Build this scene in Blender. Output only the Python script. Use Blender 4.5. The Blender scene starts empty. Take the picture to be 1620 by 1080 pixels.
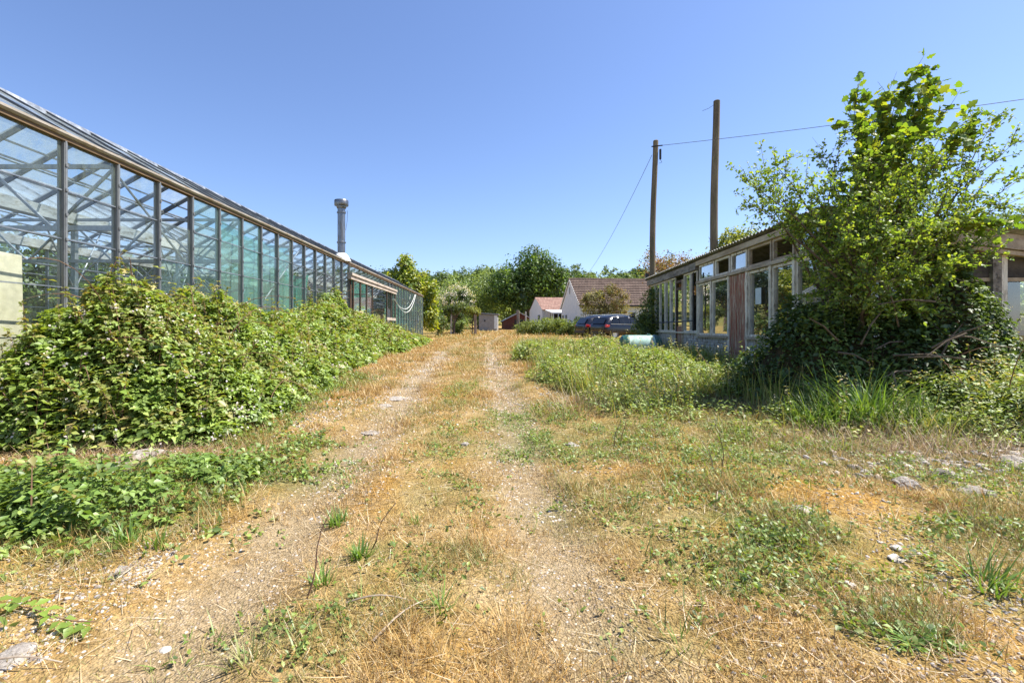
import bpy, math
import numpy as np
from mathutils import Vector, Matrix

SC = bpy.context.scene
COL = SC.collection
rng = np.random.default_rng(7)
R = math.radians
F, CX, HY, CAMZ = 765.0, 780.0, 518.0, 1.3     # survey of the place: focal length, vanishing point, eye height


def at(px, py, Y):
    """point of the place at depth Y that was surveyed at px, py"""
    return Vector(((px - CX) * Y / F, Y, CAMZ - (py - HY) * Y / F))


# ------------------------------------------------------------------ noise
_tab = np.random.default_rng(99).random((256, 256))


def vn(x, y, s=1.0, k=0):
    x = np.asarray(x, float) / s + 17.3 * k + 1000.0
    y = np.asarray(y, float) / s + 9.7 * k + 1000.0
    xi = np.floor(x).astype(int); yi = np.floor(y).astype(int)
    fx = x - xi; fy = y - yi
    fx = fx * fx * (3 - 2 * fx); fy = fy * fy * (3 - 2 * fy)
    a = _tab[xi % 256, yi % 256]; b = _tab[(xi + 1) % 256, yi % 256]
    c = _tab[xi % 256, (yi + 1) % 256]; d = _tab[(xi + 1) % 256, (yi + 1) % 256]
    return (a * (1 - fx) + b * fx) * (1 - fy) + (c * (1 - fx) + d * fx) * fy


def fbm(x, y, s=1.0, k=0, o=3):
    t = 0; a = 1; w = 0
    for i in range(o):
        t = t + a * vn(x, y, s / 2 ** i, k + i); w += a; a *= .55
    return t / w


def sm(x, a, b):
    t = np.clip((np.asarray(x, float) - a) / (b - a), 0, 1)
    return t * t * (3 - 2 * t)


_gy = [-60, -5, 1.9, 4.7, 8.4, 12, 15, 33, 45, 60, 90, 110, 140, 190, 260, 700]
_gz = [-.3, 0.05, .1, .18, .38, .45, .47, .52, .66, .86, 1.3, 2.0, 8.0, 13., 14., 14.]


def G(x, y):
    x = np.asarray(x, float); y = np.asarray(y, float)
    z = np.interp(y, _gy, _gz)
    near = np.clip(1 - np.abs(y) / 60, 0, 1)
    z = z + near * ((fbm(x, y, 1.3, 3) - .5) * .07 + (vn(x, y, .25, 8) - .5) * .018)
    z = z - near * .05 * (rut(x, y)) + near * .04 * sm(np.abs(x + .45 + .035 * y), 1.2, 2.5)
    return z


def track_c(y):
    y = np.asarray(y, float)
    return np.interp(y, [-5, 0, 15, 22, 30, 45, 60], [-.2, -.36, -.86, -1.0, -.72, .3, 1.2])


def rut(x, y):
    c = track_c(y)
    wob = (vn(y, y * 0, 1.7, 5) - .5) * .25
    l = np.exp(-((x - c + .74 + wob * .6) / .27) ** 2)
    r = np.exp(-((x - c - .76 + wob * .5) / .27) ** 2)
    return np.maximum(l, r)


# ------------------------------------------------------------------ objects
def tag(o, label=None, cat=None, group=None, kind=None):
    if label: o['label'] = label
    if cat: o['category'] = cat
    if group: o['group'] = group
    if kind: o['kind'] = kind
    return o


def empty(name, loc=(0, 0, 0), rz=0.0):
    o = bpy.data.objects.new(name, None)
    COL.objects.link(o); o.location = loc; o.rotation_euler = (0, 0, rz)
    o.empty_display_size = .2
    return o


def link(name, me, parent=None):
    o = bpy.data.objects.new(name, me)
    COL.objects.link(o)
    if parent is not None: o.parent = parent
    return o


class MB:
    """collects shapes for ONE mesh object"""
    def __init__(s):
        s.v = []; s.f = []; s.mi = []; s.mat = 0

    def add(s, vs, fs):
        o = len(s.v); s.v += [tuple(v) for v in vs]
        s.f += [tuple(i + o for i in f) for f in fs]; s.mi += [s.mat] * len(fs)

    def box(s, x0, x1, y0, y1, z0, z1):
        s.add([(x0, y0, z0), (x1, y0, z0), (x1, y1, z0), (x0, y1, z0), (x0, y0, z1), (x1, y0, z1), (x1, y1, z1), (x0, y1, z1)],
              [(3, 2, 1, 0), (4, 5, 6, 7), (0, 1, 5, 4), (1, 2, 6, 5), (2, 3, 7, 6), (3, 0, 4, 7)])
        return s

    def beam(s, p, q, w, h, up=(0, 0, 1)):
        p = Vector(p); q = Vector(q); d = (q - p).normalized(); up = Vector(up)
        if abs(d.dot(up)) > .98: up = Vector((1, 0, 0))
        a = d.cross(up).normalized() * w / 2; b = a.cross(d).normalized() * h / 2
        vs = [p - a - b, p + a - b, p + a + b, p - a + b, q - a - b, q + a - b, q + a + b, q - a + b]
        s.add(vs, [(0, 1, 2, 3), (7, 6, 5, 4), (0, 4, 5, 1), (1, 5, 6, 2), (2, 6, 7, 3), (3, 7, 4, 0)])
        return s

    def tube(s, pts, rad, n=6, cap=True):
        pts = [Vector(p) for p in pts]
        if not hasattr(rad, '__len__'): rad = [rad] * len(pts)
        rings = []
        for i, p in enumerate(pts):
            d = (pts[min(i + 1, len(pts) - 1)] - pts[max(i - 1, 0)]).normalized()
            u = Vector((0, 0, 1)) if abs(d.z) < .9 else Vector((1, 0, 0))
            a = d.cross(u).normalized(); b = d.cross(a)
            rings.append([p + (a * math.cos(2 * math.pi * k / n) + b * math.sin(2 * math.pi * k / n)) * rad[i] for k in range(n)])
        vs = [v for r in rings for v in r]; fs = []
        for i in range(len(pts) - 1):
            for k in range(n):
                fs.append((i * n + k, i * n + (k + 1) % n, (i + 1) * n + (k + 1) % n, (i + 1) * n + k))
        if cap:
            fs.append(tuple(range(n - 1, -1, -1))); fs.append(tuple((len(pts) - 1) * n + k for k in range(n)))
        s.add(vs, fs); return s

    def lathe(s, prof, c=(0, 0, 0), n=24, axis='z'):
        vs = []; fs = []
        for r, h in prof:
            for k in range(n):
                a = 2 * math.pi * k / n
                if axis == 'z': vs.append((c[0] + r * math.cos(a), c[1] + r * math.sin(a), c[2] + h))
                elif axis == 'x': vs.append((c[0] + h, c[1] + r * math.cos(a), c[2] + r * math.sin(a)))
                else: vs.append((c[0] + r * math.cos(a), c[1] + h, c[2] + r * math.sin(a)))
        for i in range(len(prof) - 1):
            for k in range(n):
                fs.append((i * n + k, i * n + (k + 1) % n, (i + 1) * n + (k + 1) % n, (i + 1) * n + k))
        s.add(vs, fs); return s

    def prism(s, poly, axis, a, b):
        """poly: 2-D outline; axis 'x' -> (y,z) outline, 'y' -> (x,z) outline, 'z' -> (x,y)"""
        n = len(poly)
        def P(p, t):
            return {'x': (t, p[0], p[1]), 'y': (p[0], t, p[1]), 'z': (p[0], p[1], t)}[axis]
        vs = [P(p, a) for p in poly] + [P(p, b) for p in poly]
        fs = [tuple(range(n - 1, -1, -1)), tuple(range(n, 2 * n))]
        for i in range(n):
            j = (i + 1) % n; fs.append((i, j, n + j, n + i))
        s.add(vs, fs); return s

    def quad(s, a, b, c, d):
        s.add([a, b, c, d], [(0, 1, 2, 3)]); return s

    def build(s, name, mats, parent=None, smooth=False, bevel=0.0):
        me = bpy.data.meshes.new(name)
        me.from_pydata(s.v, [], s.f)
        mats = mats if isinstance(mats, (list, tuple)) else [mats]
        for m in mats: me.materials.append(m)
        if len(mats) > 1: me.polygons.foreach_set('material_index', s.mi)
        me.update()
        if smooth:
            me.polygons.foreach_set('use_smooth', [True] * len(me.polygons))
            try: me.set_sharp_from_angle(angle=R(40))
            except Exception: pass
        o = link(name, me, parent)
        if bevel:
            b = o.modifiers.new('bevel', 'BEVEL'); b.width = bevel; b.segments = 2; b.limit_method = 'ANGLE'
        return o


def np_mesh(name, V, tris, cols, mats, parent=None, mi=None):
    """V (n,3), tris (m,3) int, cols (n,3)"""
    me = bpy.data.meshes.new(name)
    n = len(V); m = len(tris)
    me.vertices.add(n); me.vertices.foreach_set('co', np.ascontiguousarray(V, np.float32).ravel())
    me.loops.add(3 * m); me.loops.foreach_set('vertex_index', np.ascontiguousarray(tris, np.int32).ravel())
    me.polygons.add(m); me.polygons.foreach_set('loop_start', np.arange(0, 3 * m, 3, dtype=np.int32))
    mats = mats if isinstance(mats, (list, tuple)) else [mats]
    for k in mats: me.materials.append(k)
    if mi is not None: me.polygons.foreach_set('material_index', np.ascontiguousarray(mi, np.int32))
    me.update(calc_edges=True)
    if cols is not None:
        a = me.color_attributes.new('Col', 'FLOAT_COLOR', 'POINT')
        c4 = np.ones((n, 4), np.float32); c4[:, :3] = cols
        a.data.foreach_set('color', c4.ravel())
    return link(name, me, parent)


# ------------------------------------------------------------------ leaf work
def T(v, f): return np.array(v, float), np.array(f, int)


LEAF = T([(0, 0, 0), (.5, 0, -.07), (1, 0, -.2), (.45, .3, .07), (.45, -.3, .07)], [(0, 4, 1), (4, 2, 1), (0, 1, 3), (1, 2, 3)])
OVAL = T([(0, 0, 0), (.28, .25, .03), (.7, .24, .0), (1, 0, -.1), (.7, -.24, .0), (.28, -.25, .03)], [(0, 5, 1), (5, 4, 1), (4, 2, 1), (4, 3, 2)])
CARD = T([(0, 0, 0), (.5, .34, .08), (1, 0, -.1), (.5, -.34, .02)], [(0, 3, 1), (3, 2, 1)])
LONG = T([(0, 0, 0), (.4, .13, .03), (1, 0, -.22), (.4, -.13, .03)], [(0, 3, 1), (3, 2, 1)])


def _tri():
    V = []; Fs = []
    for ang, sc, off in ((0, 1, .12), (70, .8, .05), (-70, .8, .05)):
        c, s = math.cos(R(ang)), math.sin(R(ang)); o = len(V)
        for x, y, z in LEAF[0]:
            x = (x + off) * sc * .62; y *= sc * .7; V.append((c * x - s * y, s * x + c * y, z * .7 * sc))
        Fs += [tuple(i + o for i in f) for f in LEAF[1].tolist()]
    return T(V, Fs)


TRIF = _tri()
_m = [(0, 0), (.10, -.38), (.30, -.30), (.42, -.60), (.58, -.30), (.72, -.33), (1.02, 0), (.72, .33), (.58, .30), (.42, .60), (.30, .30), (.10, .38)]
MAPLE = T([(.33, 0, .03)] + [(x, y, -.18 * abs(y) - .1 * max(x - .5, 0)) for x, y in _m], [(0, i + 1, (i + 1) % 12 + 1) for i in range(12)])


def nrm(a): return a / (np.linalg.norm(a, axis=-1, keepdims=True) + 1e-9)


class LV:
    """thousands of leaves gathered into one mesh"""
    def __init__(s): s.V = []; s.F = []; s.C = []; s.M = []; s.n = 0

    def raw(s, V, Fc, C, m=0):
        s.V.append(V); s.F.append(Fc + s.n); s.C.append(C); s.M.append(np.full(len(Fc), m)); s.n += len(V)

    def leaves(s, P, N, size, col, tm=LEAF, D=None, m=0, rg=None):
        rg = rg or rng
        P = np.asarray(P, float); n = len(P)
        if n == 0: return
        N = nrm(N)
        if D is None: D = rg.normal(size=(n, 3))
        D = nrm(D - (D * N).sum(1, keepdims=True) * N); B = np.cross(N, D)
        tv, tf = tm; k = len(tv)
        size = np.broadcast_to(size, (n,))
        A = (tv[None, :, 0, None] * D[:, None] + tv[None, :, 1, None] * B[:, None] + tv[None, :, 2, None] * N[:, None])
        V = (P[:, None] + A * size[:, None, None]).reshape(-1, 3)
        Fc = (tf[None] + (np.arange(n) * k)[:, None, None]).reshape(-1, 3)
        C = np.repeat(np.broadcast_to(col, (n, 3)), k, axis=0)
        s.raw(V, Fc, C, m)

    def blades(s, P, az, lean, bend, L, w, col, m=0, segs=3):
        P = np.asarray(P, float); n = len(P)
        if n == 0: return
        az, lean, bend, L, w = [np.broadcast_to(q, (n,)).astype(float) for q in (az, lean, bend, L, w)]
        H = np.stack([np.cos(az), np.sin(az), 0 * az], 1); S = np.stack([-np.sin(az), np.cos(az), 0 * az], 1)
        U = np.array([0, 0, 1.0]); cur = P.copy(); rows = []
        for i in range(segs + 1):
            t = i / segs; ww = w * (1 - t ** 1.6) * .5
            if i == segs: rows.append(cur[:, None]); break
            rows.append(np.stack([cur - S * ww[:, None], cur + S * ww[:, None]], 1))
            a = lean + bend * (t + .5 / segs)
            cur = cur + (H * np.sin(a)[:, None] + U * np.cos(a)[:, None]) * (L / segs)[:, None]
        V = np.concatenate(rows, 1); k = V.shape[1]; tf = []
        for i in range(segs - 1): tf += [(2 * i, 2 * i + 1, 2 * i + 3), (2 * i, 2 * i + 3, 2 * i + 2)]
        tf.append((2 * segs - 2, 2 * segs - 1, 2 * segs)); tf = np.array(tf)
        Fc = (tf[None] + (np.arange(n) * k)[:, None, None]).reshape(-1, 3)
        s.raw(V.reshape(-1, 3), Fc, np.repeat(np.broadcast_to(col, (n, 3)), k, axis=0), m)

    def build(s, name, mats, parent=None):
        return np_mesh(name, np.concatenate(s.V), np.concatenate(s.F), np.concatenate(s.C), mats, parent, np.concatenate(s.M))


def mixc(palette, n, rg=None, jit=.18):
    """random colours from a palette, with jitter in brightness"""
    rg = rg or rng
    p = np.array(palette, float); i = rg.integers(0, len(p), n); j = rg.integers(0, len(p), n); t = rg.random((n, 1))
    c = p[i] * (1 - t) + p[j] * t
    return np.clip(c * (1 + rg.normal(0, jit, (n, 1))), .004, .95)
# ------------------------------------------------------------------ materials
def new_mat(name):
    m = bpy.data.materials.new(name); m.use_nodes = True
    nt = m.node_tree; nt.nodes.clear()
    return m, nt


def nd(nt, typ, **kw):
    n = nt.nodes.new(typ)
    for k, v in kw.items():
        if k == 'ins':
            for a, b in v.items(): n.inputs[a].default_value = b
        else: setattr(n, k, v)
    return n


def ramp(nt, stops, fac=None, interp='LINEAR'):
    r = nt.nodes.new('ShaderNodeValToRGB'); r.color_ramp.interpolation = interp
    e = r.color_ramp.elements
    while len(e) < len(stops): e.new(.5)
    for el, (p, c) in zip(e, stops):
        el.position = p; el.color = (*c, 1) if len(c) == 3 else c
    if fac is not None: nt.links.new(fac, r.inputs[0])
    return r


def mixrgb(nt, fac, a, b, mode='MIX'):
    n = nt.nodes.new('ShaderNodeMix'); n.data_type = 'RGBA'; n.blend_type = mode
    for s, v in ((n.inputs[0], fac), (n.inputs[6], a), (n.inputs[7], b)):
        if hasattr(v, 'links'): nt.links.new(v, s)
        elif isinstance(v, (tuple, list)): s.default_value = (*v, 1) if len(v) == 3 else v
        else: s.default_value = v
    return n.outputs[2]


def math_(nt, op, a, b=0.0, clamp=False):
    n = nt.nodes.new('ShaderNodeMath'); n.operation = op; n.use_clamp = clamp
    for s, v in ((n.inputs[0], a), (n.inputs[1], b)):
        if hasattr(v, 'links'): nt.links.new(v, s)
        else: s.default_value = v
    return n.outputs[0]


def noise(nt, scale, vec=None, detail=4, rough=.6, dist=0.0):
    n = nd(nt, 'ShaderNodeTexNoise', ins={'Scale': scale, 'Detail': detail, 'Roughness': rough, 'Distortion': dist})
    if vec is not None: nt.links.new(vec, n.inputs['Vector'])
    return n.outputs[0]


def out(nt, sh):
    o = nt.nodes.new('ShaderNodeOutputMaterial'); nt.links.new(sh, o.inputs[0]); return o


def obj_co(nt, scale=None, rot=None):
    t = nt.nodes.new('ShaderNodeTexCoord'); v = t.outputs['Object']
    if scale or rot:
        m = nt.nodes.new('ShaderNodeMapping'); nt.links.new(v, m.inputs[0])
        if scale: m.inputs['Scale'].default_value = scale
        if rot: m.inputs['Rotation'].default_value = rot
        v = m.outputs[0]
    return v


def leaf_mat(name, trans=.35, gloss=.05, rough=.4, tint=(1.25, 1.15, .45)):
    m, nt = new_mat(name)
    a = nd(nt, 'ShaderNodeAttribute', attribute_name='Col')
    d = nt.nodes.new('ShaderNodeBsdfDiffuse'); nt.links.new(a.outputs[0], d.inputs[0])
    t = nt.nodes.new('ShaderNodeBsdfTranslucent'); nt.links.new(mixrgb(nt, 1.0, a.outputs[0], tint, 'MULTIPLY'), t.inputs[0])
    x = nt.nodes.new('ShaderNodeMixShader'); x.inputs[0].default_value = trans
    nt.links.new(d.outputs[0], x.inputs[1]); nt.links.new(t.outputs[0], x.inputs[2])
    g = nd(nt, 'ShaderNodeBsdfGlossy', ins={'Roughness': rough, 'Color': (1, 1, 1, 1)})
    y = nt.nodes.new('ShaderNodeMixShader'); y.inputs[0].default_value = gloss
    nt.links.new(x.outputs[0], y.inputs[1]); nt.links.new(g.outputs[0], y.inputs[2])
    out(nt, y.outputs[0]); return m


def surf(name, c1, c2, scale=4.0, stretch=None, rough=.75, metal=0.0, bump=.0, bscale=None, spec=.35, c3=None, contrast=(.35, .65), detail=6):
    """weathered surface: two or three colours through stretched noise, bump and uneven roughness"""
    m, nt = new_mat(name)
    v = obj_co(nt, stretch)
    n1 = noise(nt, scale, v, detail, .65)
    st = [(contrast[0], c1), (contrast[1], c2)]
    col = ramp(nt, st, n1).outputs[0]
    if c3:
        n2 = noise(nt, scale * 2.7, v, 5, .7)
        col = mixrgb(nt, ramp(nt, [(.5, (0, 0, 0)), (.66, (1, 1, 1))], n2).outputs[0], col, c3)
    n3 = noise(nt, scale * 9, v, 3, .6)
    col = mixrgb(nt, .35, col, ramp(nt, [(.3, (.55, .55, .55)), (.7, (1.25, 1.25, 1.25))], n3).outputs[0], 'MULTIPLY')
    p = nd(nt, 'ShaderNodeBsdfPrincipled', ins={'Metallic': metal, 'Specular IOR Level': spec})
    nt.links.new(col, p.inputs['Base Color'])
    r = ramp(nt, [(.3, (rough - .12,) * 3), (.7, (min(rough + .12, 1),) * 3)], n1).outputs[0]
    nt.links.new(r, p.inputs['Roughness'])
    if bump:
        b = nd(nt, 'ShaderNodeBump', ins={'Strength': bump, 'Distance': .02})
        nt.links.new(noise(nt, bscale or scale * 4, v, 5, .7), b.inputs['Height']); nt.links.new(b.outputs[0], p.inputs['Normal'])
    out(nt, p.outputs[0]); return m


def col_mat(name, rough=.85, spec=.2):
    m, nt = new_mat(name)
    a = nd(nt, 'ShaderNodeAttribute', attribute_name='Col')
    v = obj_co(nt)
    n = noise(nt, 60, v, 3, .6)
    c = mixrgb(nt, .4, a.outputs[0], ramp(nt, [(.3, (.6, .6, .6)), (.7, (1.3, 1.3, 1.3))], n).outputs[0], 'MULTIPLY')
    p = nd(nt, 'ShaderNodeBsdfPrincipled', ins={'Roughness': rough, 'Specular IOR Level': spec})
    nt.links.new(c, p.inputs['Base Color']); out(nt, p.outputs[0]); return m


def glass(name, tint=(.88, .94, .93), refl=1.0, dirt=.12, dirtcol=(.62, .68, .66), dscale=3.0, stretch=(1, 1, .35), ior=1.5):
    """thin pane: see-through, mirrors more at a flat angle, grime that scatters daylight"""
    m, nt = new_mat(name)
    tr = nd(nt, 'ShaderNodeBsdfTransparent', ins={'Color': (*tint, 1)})
    gl = nd(nt, 'ShaderNodeBsdfGlossy', ins={'Roughness': .015, 'Color': (.95, .97, 1, 1)})
    ge = nt.nodes.new('ShaderNodeNewGeometry'); dt = nd(nt, 'ShaderNodeVectorMath', operation='DOT_PRODUCT')
    nt.links.new(ge.outputs['Normal'], dt.inputs[0]); nt.links.new(ge.outputs['Incoming'], dt.inputs[1])
    r0 = ((ior - 1) / (ior + 1)) ** 2      # a pane reflects alike from both of its sides
    g1 = math_(nt, 'POWER', math_(nt, 'SUBTRACT', 1.0, math_(nt, 'ABSOLUTE', dt.outputs['Value'])), 5.0)
    f2 = math_(nt, 'MULTIPLY', math_(nt, 'ADD', math_(nt, 'MULTIPLY', g1, 1 - r0), r0), 1.7 * refl, True)
    x = nt.nodes.new('ShaderNodeMixShader'); nt.links.new(f2, x.inputs[0])
    nt.links.new(tr.outputs[0], x.inputs[1]); nt.links.new(gl.outputs[0], x.inputs[2])
    v = obj_co(nt, stretch)
    n = noise(nt, dscale, v, 7, .7)
    d1 = nd(nt, 'ShaderNodeBsdfDiffuse', ins={'Color': (*dirtcol, 1)}); d2 = nd(nt, 'ShaderNodeBsdfTranslucent', ins={'Color': (*dirtcol, 1)})
    dd = nt.nodes.new('ShaderNodeMixShader'); dd.inputs[0].default_value = .6
    nt.links.new(d1.outputs[0], dd.inputs[1]); nt.links.new(d2.outputs[0], dd.inputs[2])
    df = ramp(nt, [(.3, (dirt * .25,) * 3), (.72, (min(dirt * 2.2, 1),) * 3)], n).outputs[0]
    y = nt.nodes.new('ShaderNodeMixShader'); nt.links.new(df, y.inputs[0])
    nt.links.new(x.outputs[0], y.inputs[1]); nt.links.new(dd.outputs[0], y.inputs[2])
    out(nt, y.outputs[0]); return m


def film(name, col, see=.35):
    """crumpled translucent polythene"""
    m, nt = new_mat(name)
    v = obj_co(nt)
    n = noise(nt, 2.5, v, 5, .6)
    c = ramp(nt, [(.3, tuple(q * .75 for q in col)), (.7, col)], n).outputs[0]
    d = nt.nodes.new('ShaderNodeBsdfDiffuse'); t = nt.nodes.new('ShaderNodeBsdfTranslucent')
    nt.links.new(c, d.inputs[0]); nt.links.new(c, t.inputs[0])
    x = nt.nodes.new('ShaderNodeMixShader'); x.inputs[0].default_value = .5
    nt.links.new(d.outputs[0], x.inputs[1]); nt.links.new(t.outputs[0], x.inputs[2])
    tr = nd(nt, 'ShaderNodeBsdfTransparent', ins={'Color': (*[min(1, q * 1.3 + .1) for q in col], 1)})
    y = nt.nodes.new('ShaderNodeMixShader'); y.inputs[0].default_value = see
    nt.links.new(x.outputs[0], y.inputs[1]); nt.links.new(tr.outputs[0], y.inputs[2])
    g = nd(nt, 'ShaderNodeBsdfGlossy', ins={'Roughness': .25})
    z = nt.nodes.new('ShaderNodeMixShader'); z.inputs[0].default_value = .06
    nt.links.new(y.outputs[0], z.inputs[1]); nt.links.new(g.outputs[0], z.inputs[2])
    out(nt, z.outputs[0]); return m


def ground_mat():
    m, nt = new_mat('dry_ground')
    g = nt.nodes.new('ShaderNodeNewGeometry'); v = g.outputs['Position']
    a = nd(nt, 'ShaderNodeAttribute', attribute_name='Col')      # r = bare gravel of the wheel ruts, g = green cover, b = dark litter
    sp = nt.nodes.new('ShaderNodeSeparateColor'); nt.links.new(a.outputs[0], sp.inputs[0])
    n_big = noise(nt, .9, v, 5, .6, .3); n_mid = noise(nt, 4.5, v, 6, .65); n_fine = noise(nt, 38, v, 5, .7)
    straw = ramp(nt, [(.3, (.20, .125, .045)), (.5, (.42, .27, .09)), (.68, (.56, .39, .16))], n_mid).outputs[0]
    moss = ramp(nt, [(.35, (.28, .14, .022)), (.65, (.52, .27, .045))], n_fine).outputs[0]
    base = mixrgb(nt, ramp(nt, [(.48, (0, 0, 0)), (.62, (.85, .85, .85))], n_big).outputs[0], straw, moss)
    # gravel: cell colours
    vo = nd(nt, 'ShaderNodeTexVoronoi', ins={'Scale': 95.0}); nt.links.new(v, vo.inputs['Vector'])
    sc = nt.nodes.new('ShaderNodeSeparateColor'); nt.links.new(vo.outputs['Color'], sc.inputs[0])
    peb = ramp(nt, [(0, (.16, .12, .09)), (.3, (.30, .22, .12)), (.6, (.43, .33, .20)), (.85, (.50, .43, .33)), (1, (.60, .56, .48))], sc.outputs[0]).outputs[0]
    peb = mixrgb(nt, ramp(nt, [(.25, (0, 0, 0)), (.55, (1, 1, 1))], vo.outputs['Distance']).outputs[0], peb, (.25, .18, .10))
    tan = ramp(nt, [(.3, (.29, .205, .105)), (.7, (.46, .345, .195))], n_mid).outputs[0]
    grav = mixrgb(nt, .62, peb, tan)
    f = math_(nt, 'ADD', math_(nt, 'MULTIPLY', sp.outputs[0], 1.15), math_(nt, 'MULTIPLY', math_(nt, 'SUBTRACT', n_mid, .5), 1.5))
    f = math_(nt, 'MULTIPLY', f, 1.0, True)
    c = mixrgb(nt, f, base, grav)
    grn = ramp(nt, [(.3, (.07, .10, .025)), (.7, (.16, .19, .05))], n_fine).outputs[0]
    fg = math_(nt, 'MULTIPLY', sp.outputs[1], ramp(nt, [(.3, (.4, .4, .4)), (.6, (1, 1, 1))], n_mid).outputs[0], True)
    c = mixrgb(nt, fg, c, grn)
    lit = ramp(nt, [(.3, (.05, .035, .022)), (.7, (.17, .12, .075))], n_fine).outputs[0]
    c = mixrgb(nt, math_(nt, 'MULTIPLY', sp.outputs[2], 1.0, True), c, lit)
    c = mixrgb(nt, .8, c, ramp(nt, [(.3, (.35, .35, .35)), (.68, (1.3, 1.3, 1.3))], n_fine).outputs[0], 'MULTIPLY')
    p = nd(nt, 'ShaderNodeBsdfPrincipled', ins={'Roughness': .92, 'Specular IOR Level': .12})
    nt.links.new(c, p.inputs['Base Color'])
    b = nd(nt, 'ShaderNodeBump', ins={'Strength': .7, 'Distance': .03})
    h = math_(nt, 'ADD', n_fine, math_(nt, 'MULTIPLY', vo.outputs['Distance'], -.6))
    nt.links.new(h, b.inputs['Height']); nt.links.new(b.outputs[0], p.inputs['Normal'])
    out(nt, p.outputs[0]); return m


def tile_mat(name, c1, c2, course=.32, width=.3):
    """interlocking roof tiles: colour per tile, a lip along each course"""
    m, nt = new_mat(name)
    v = obj_co(nt)
    br = nd(nt, 'ShaderNodeTexBrick', offset=.5, ins={'Color1': (*c1, 1), 'Color2': (*c2, 1), 'Mortar': (.06, .04, .034, 1), 'Scale': 1.0, 'Mortar Size': .014, 'Mortar Smooth': .4, 'Bias': 0.0, 'Brick Width': width, 'Row Height': course})
    s = nt.nodes.new('ShaderNodeSeparateXYZ'); nt.links.new(v, s.inputs[0])
    cb = nt.nodes.new('ShaderNodeCombineXYZ'); nt.links.new(s.outputs[0], cb.inputs[0]); nt.links.new(s.outputs[2], cb.inputs[1])
    nt.links.new(cb.outputs[0], br.inputs['Vector'])
    n = noise(nt, 1.2, v, 6, .7)
    c = mixrgb(nt, .55, br.outputs[0], ramp(nt, [(.3, (.6, .58, .55)), (.7, (1.25, 1.2, 1.15))], n).outputs[0], 'MULTIPLY')
    p = nd(nt, 'ShaderNodeBsdfPrincipled', ins={'Roughness': .85, 'Specular IOR Level': .2}); nt.links.new(c, p.inputs['Base Color'])
    b = nd(nt, 'ShaderNodeBump', ins={'Strength': .8, 'Distance': .05}); b.invert = True
    nt.links.new(br.outputs['Fac'], b.inputs['Height']); nt.links.new(b.outputs[0], p.inputs['Normal'])
    out(nt, p.outputs[0]); return m


def peel_mat():
    """boarded door whose dark red paint is peeling off grey-brown wood"""
    m, nt = new_mat('peeling_red_paint')
    v = obj_co(nt, (9, 9, .8)); n1 = noise(nt, 1.6, v, 8, .7, .4); n2 = noise(nt, 5, v, 6, .7)
    wood = ramp(nt, [(.3, (.17, .10, .06)), (.7, (.46, .32, .22))], n2).outputs[0]
    red = ramp(nt, [(.3, (.22, .06, .035)), (.7, (.42, .14, .08))], n2).outputs[0]
    c = mixrgb(nt, ramp(nt, [(.47, (0, 0, 0)), (.53, (1, 1, 1))], n1).outputs[0], wood, red)
    c = mixrgb(nt, ramp(nt, [(.53, (0, 0, 0)), (.60, (1, 1, 1))], noise(nt, 2.3, v, 6, .75)).outputs[0], c, (.58, .47, .35))
    p = nd(nt, 'ShaderNodeBsdfPrincipled', ins={'Roughness': .75, 'Specular IOR Level': .3}); nt.links.new(c, p.inputs['Base Color'])
    b = nd(nt, 'ShaderNodeBump', ins={'Strength': .6, 'Distance': .01}); nt.links.new(n1, b.inputs['Height']); nt.links.new(b.outputs[0], p.inputs['Normal'])
    out(nt, p.outputs[0]); return m


def brick_white():
    m, nt = new_mat('whitewashed_brick')
    v = obj_co(nt); s = nt.nodes.new('ShaderNodeSeparateXYZ'); nt.links.new(v, s.inputs[0])
    cb = nt.nodes.new('ShaderNodeCombineXYZ')
    nt.links.new(math_(nt, 'ADD', s.outputs[0], s.outputs[1]), cb.inputs[0]); nt.links.new(s.outputs[2], cb.inputs[1])
    br = nd(nt, 'ShaderNodeTexBrick', offset=.5, ins={'Color1': (.62, .60, .56, 1), 'Color2': (.52, .49, .45, 1), 'Mortar': (.33, .30, .27, 1), 'Scale': 1.0, 'Mortar Size': .008, 'Brick Width': .225, 'Row Height': .075})
    nt.links.new(cb.outputs[0], br.inputs['Vector'])
    n = noise(nt, 7, v, 7, .72)
    c = mixrgb(nt, ramp(nt, [(.52, (0, 0, 0)), (.6, (1, 1, 1))], n).outputs[0], br.outputs[0], (.26, .19, .15))
    c = mixrgb(nt, .6, c, ramp(nt, [(.3, (.6, .6, .58)), (.7, (1.15, 1.15, 1.12))], noise(nt, 3, v, 5)).outputs[0], 'MULTIPLY')
    p = nd(nt, 'ShaderNodeBsdfPrincipled', ins={'Roughness': .9}); nt.links.new(c, p.inputs['Base Color'])
    b = nd(nt, 'ShaderNodeBump', ins={'Strength': .6, 'Distance': .01}); b.invert = True
    nt.links.new(br.outputs['Fac'], b.inputs['Height']); nt.links.new(b.outputs[0], p.inputs['Normal'])
    out(nt, p.outputs[0]); return m


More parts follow.
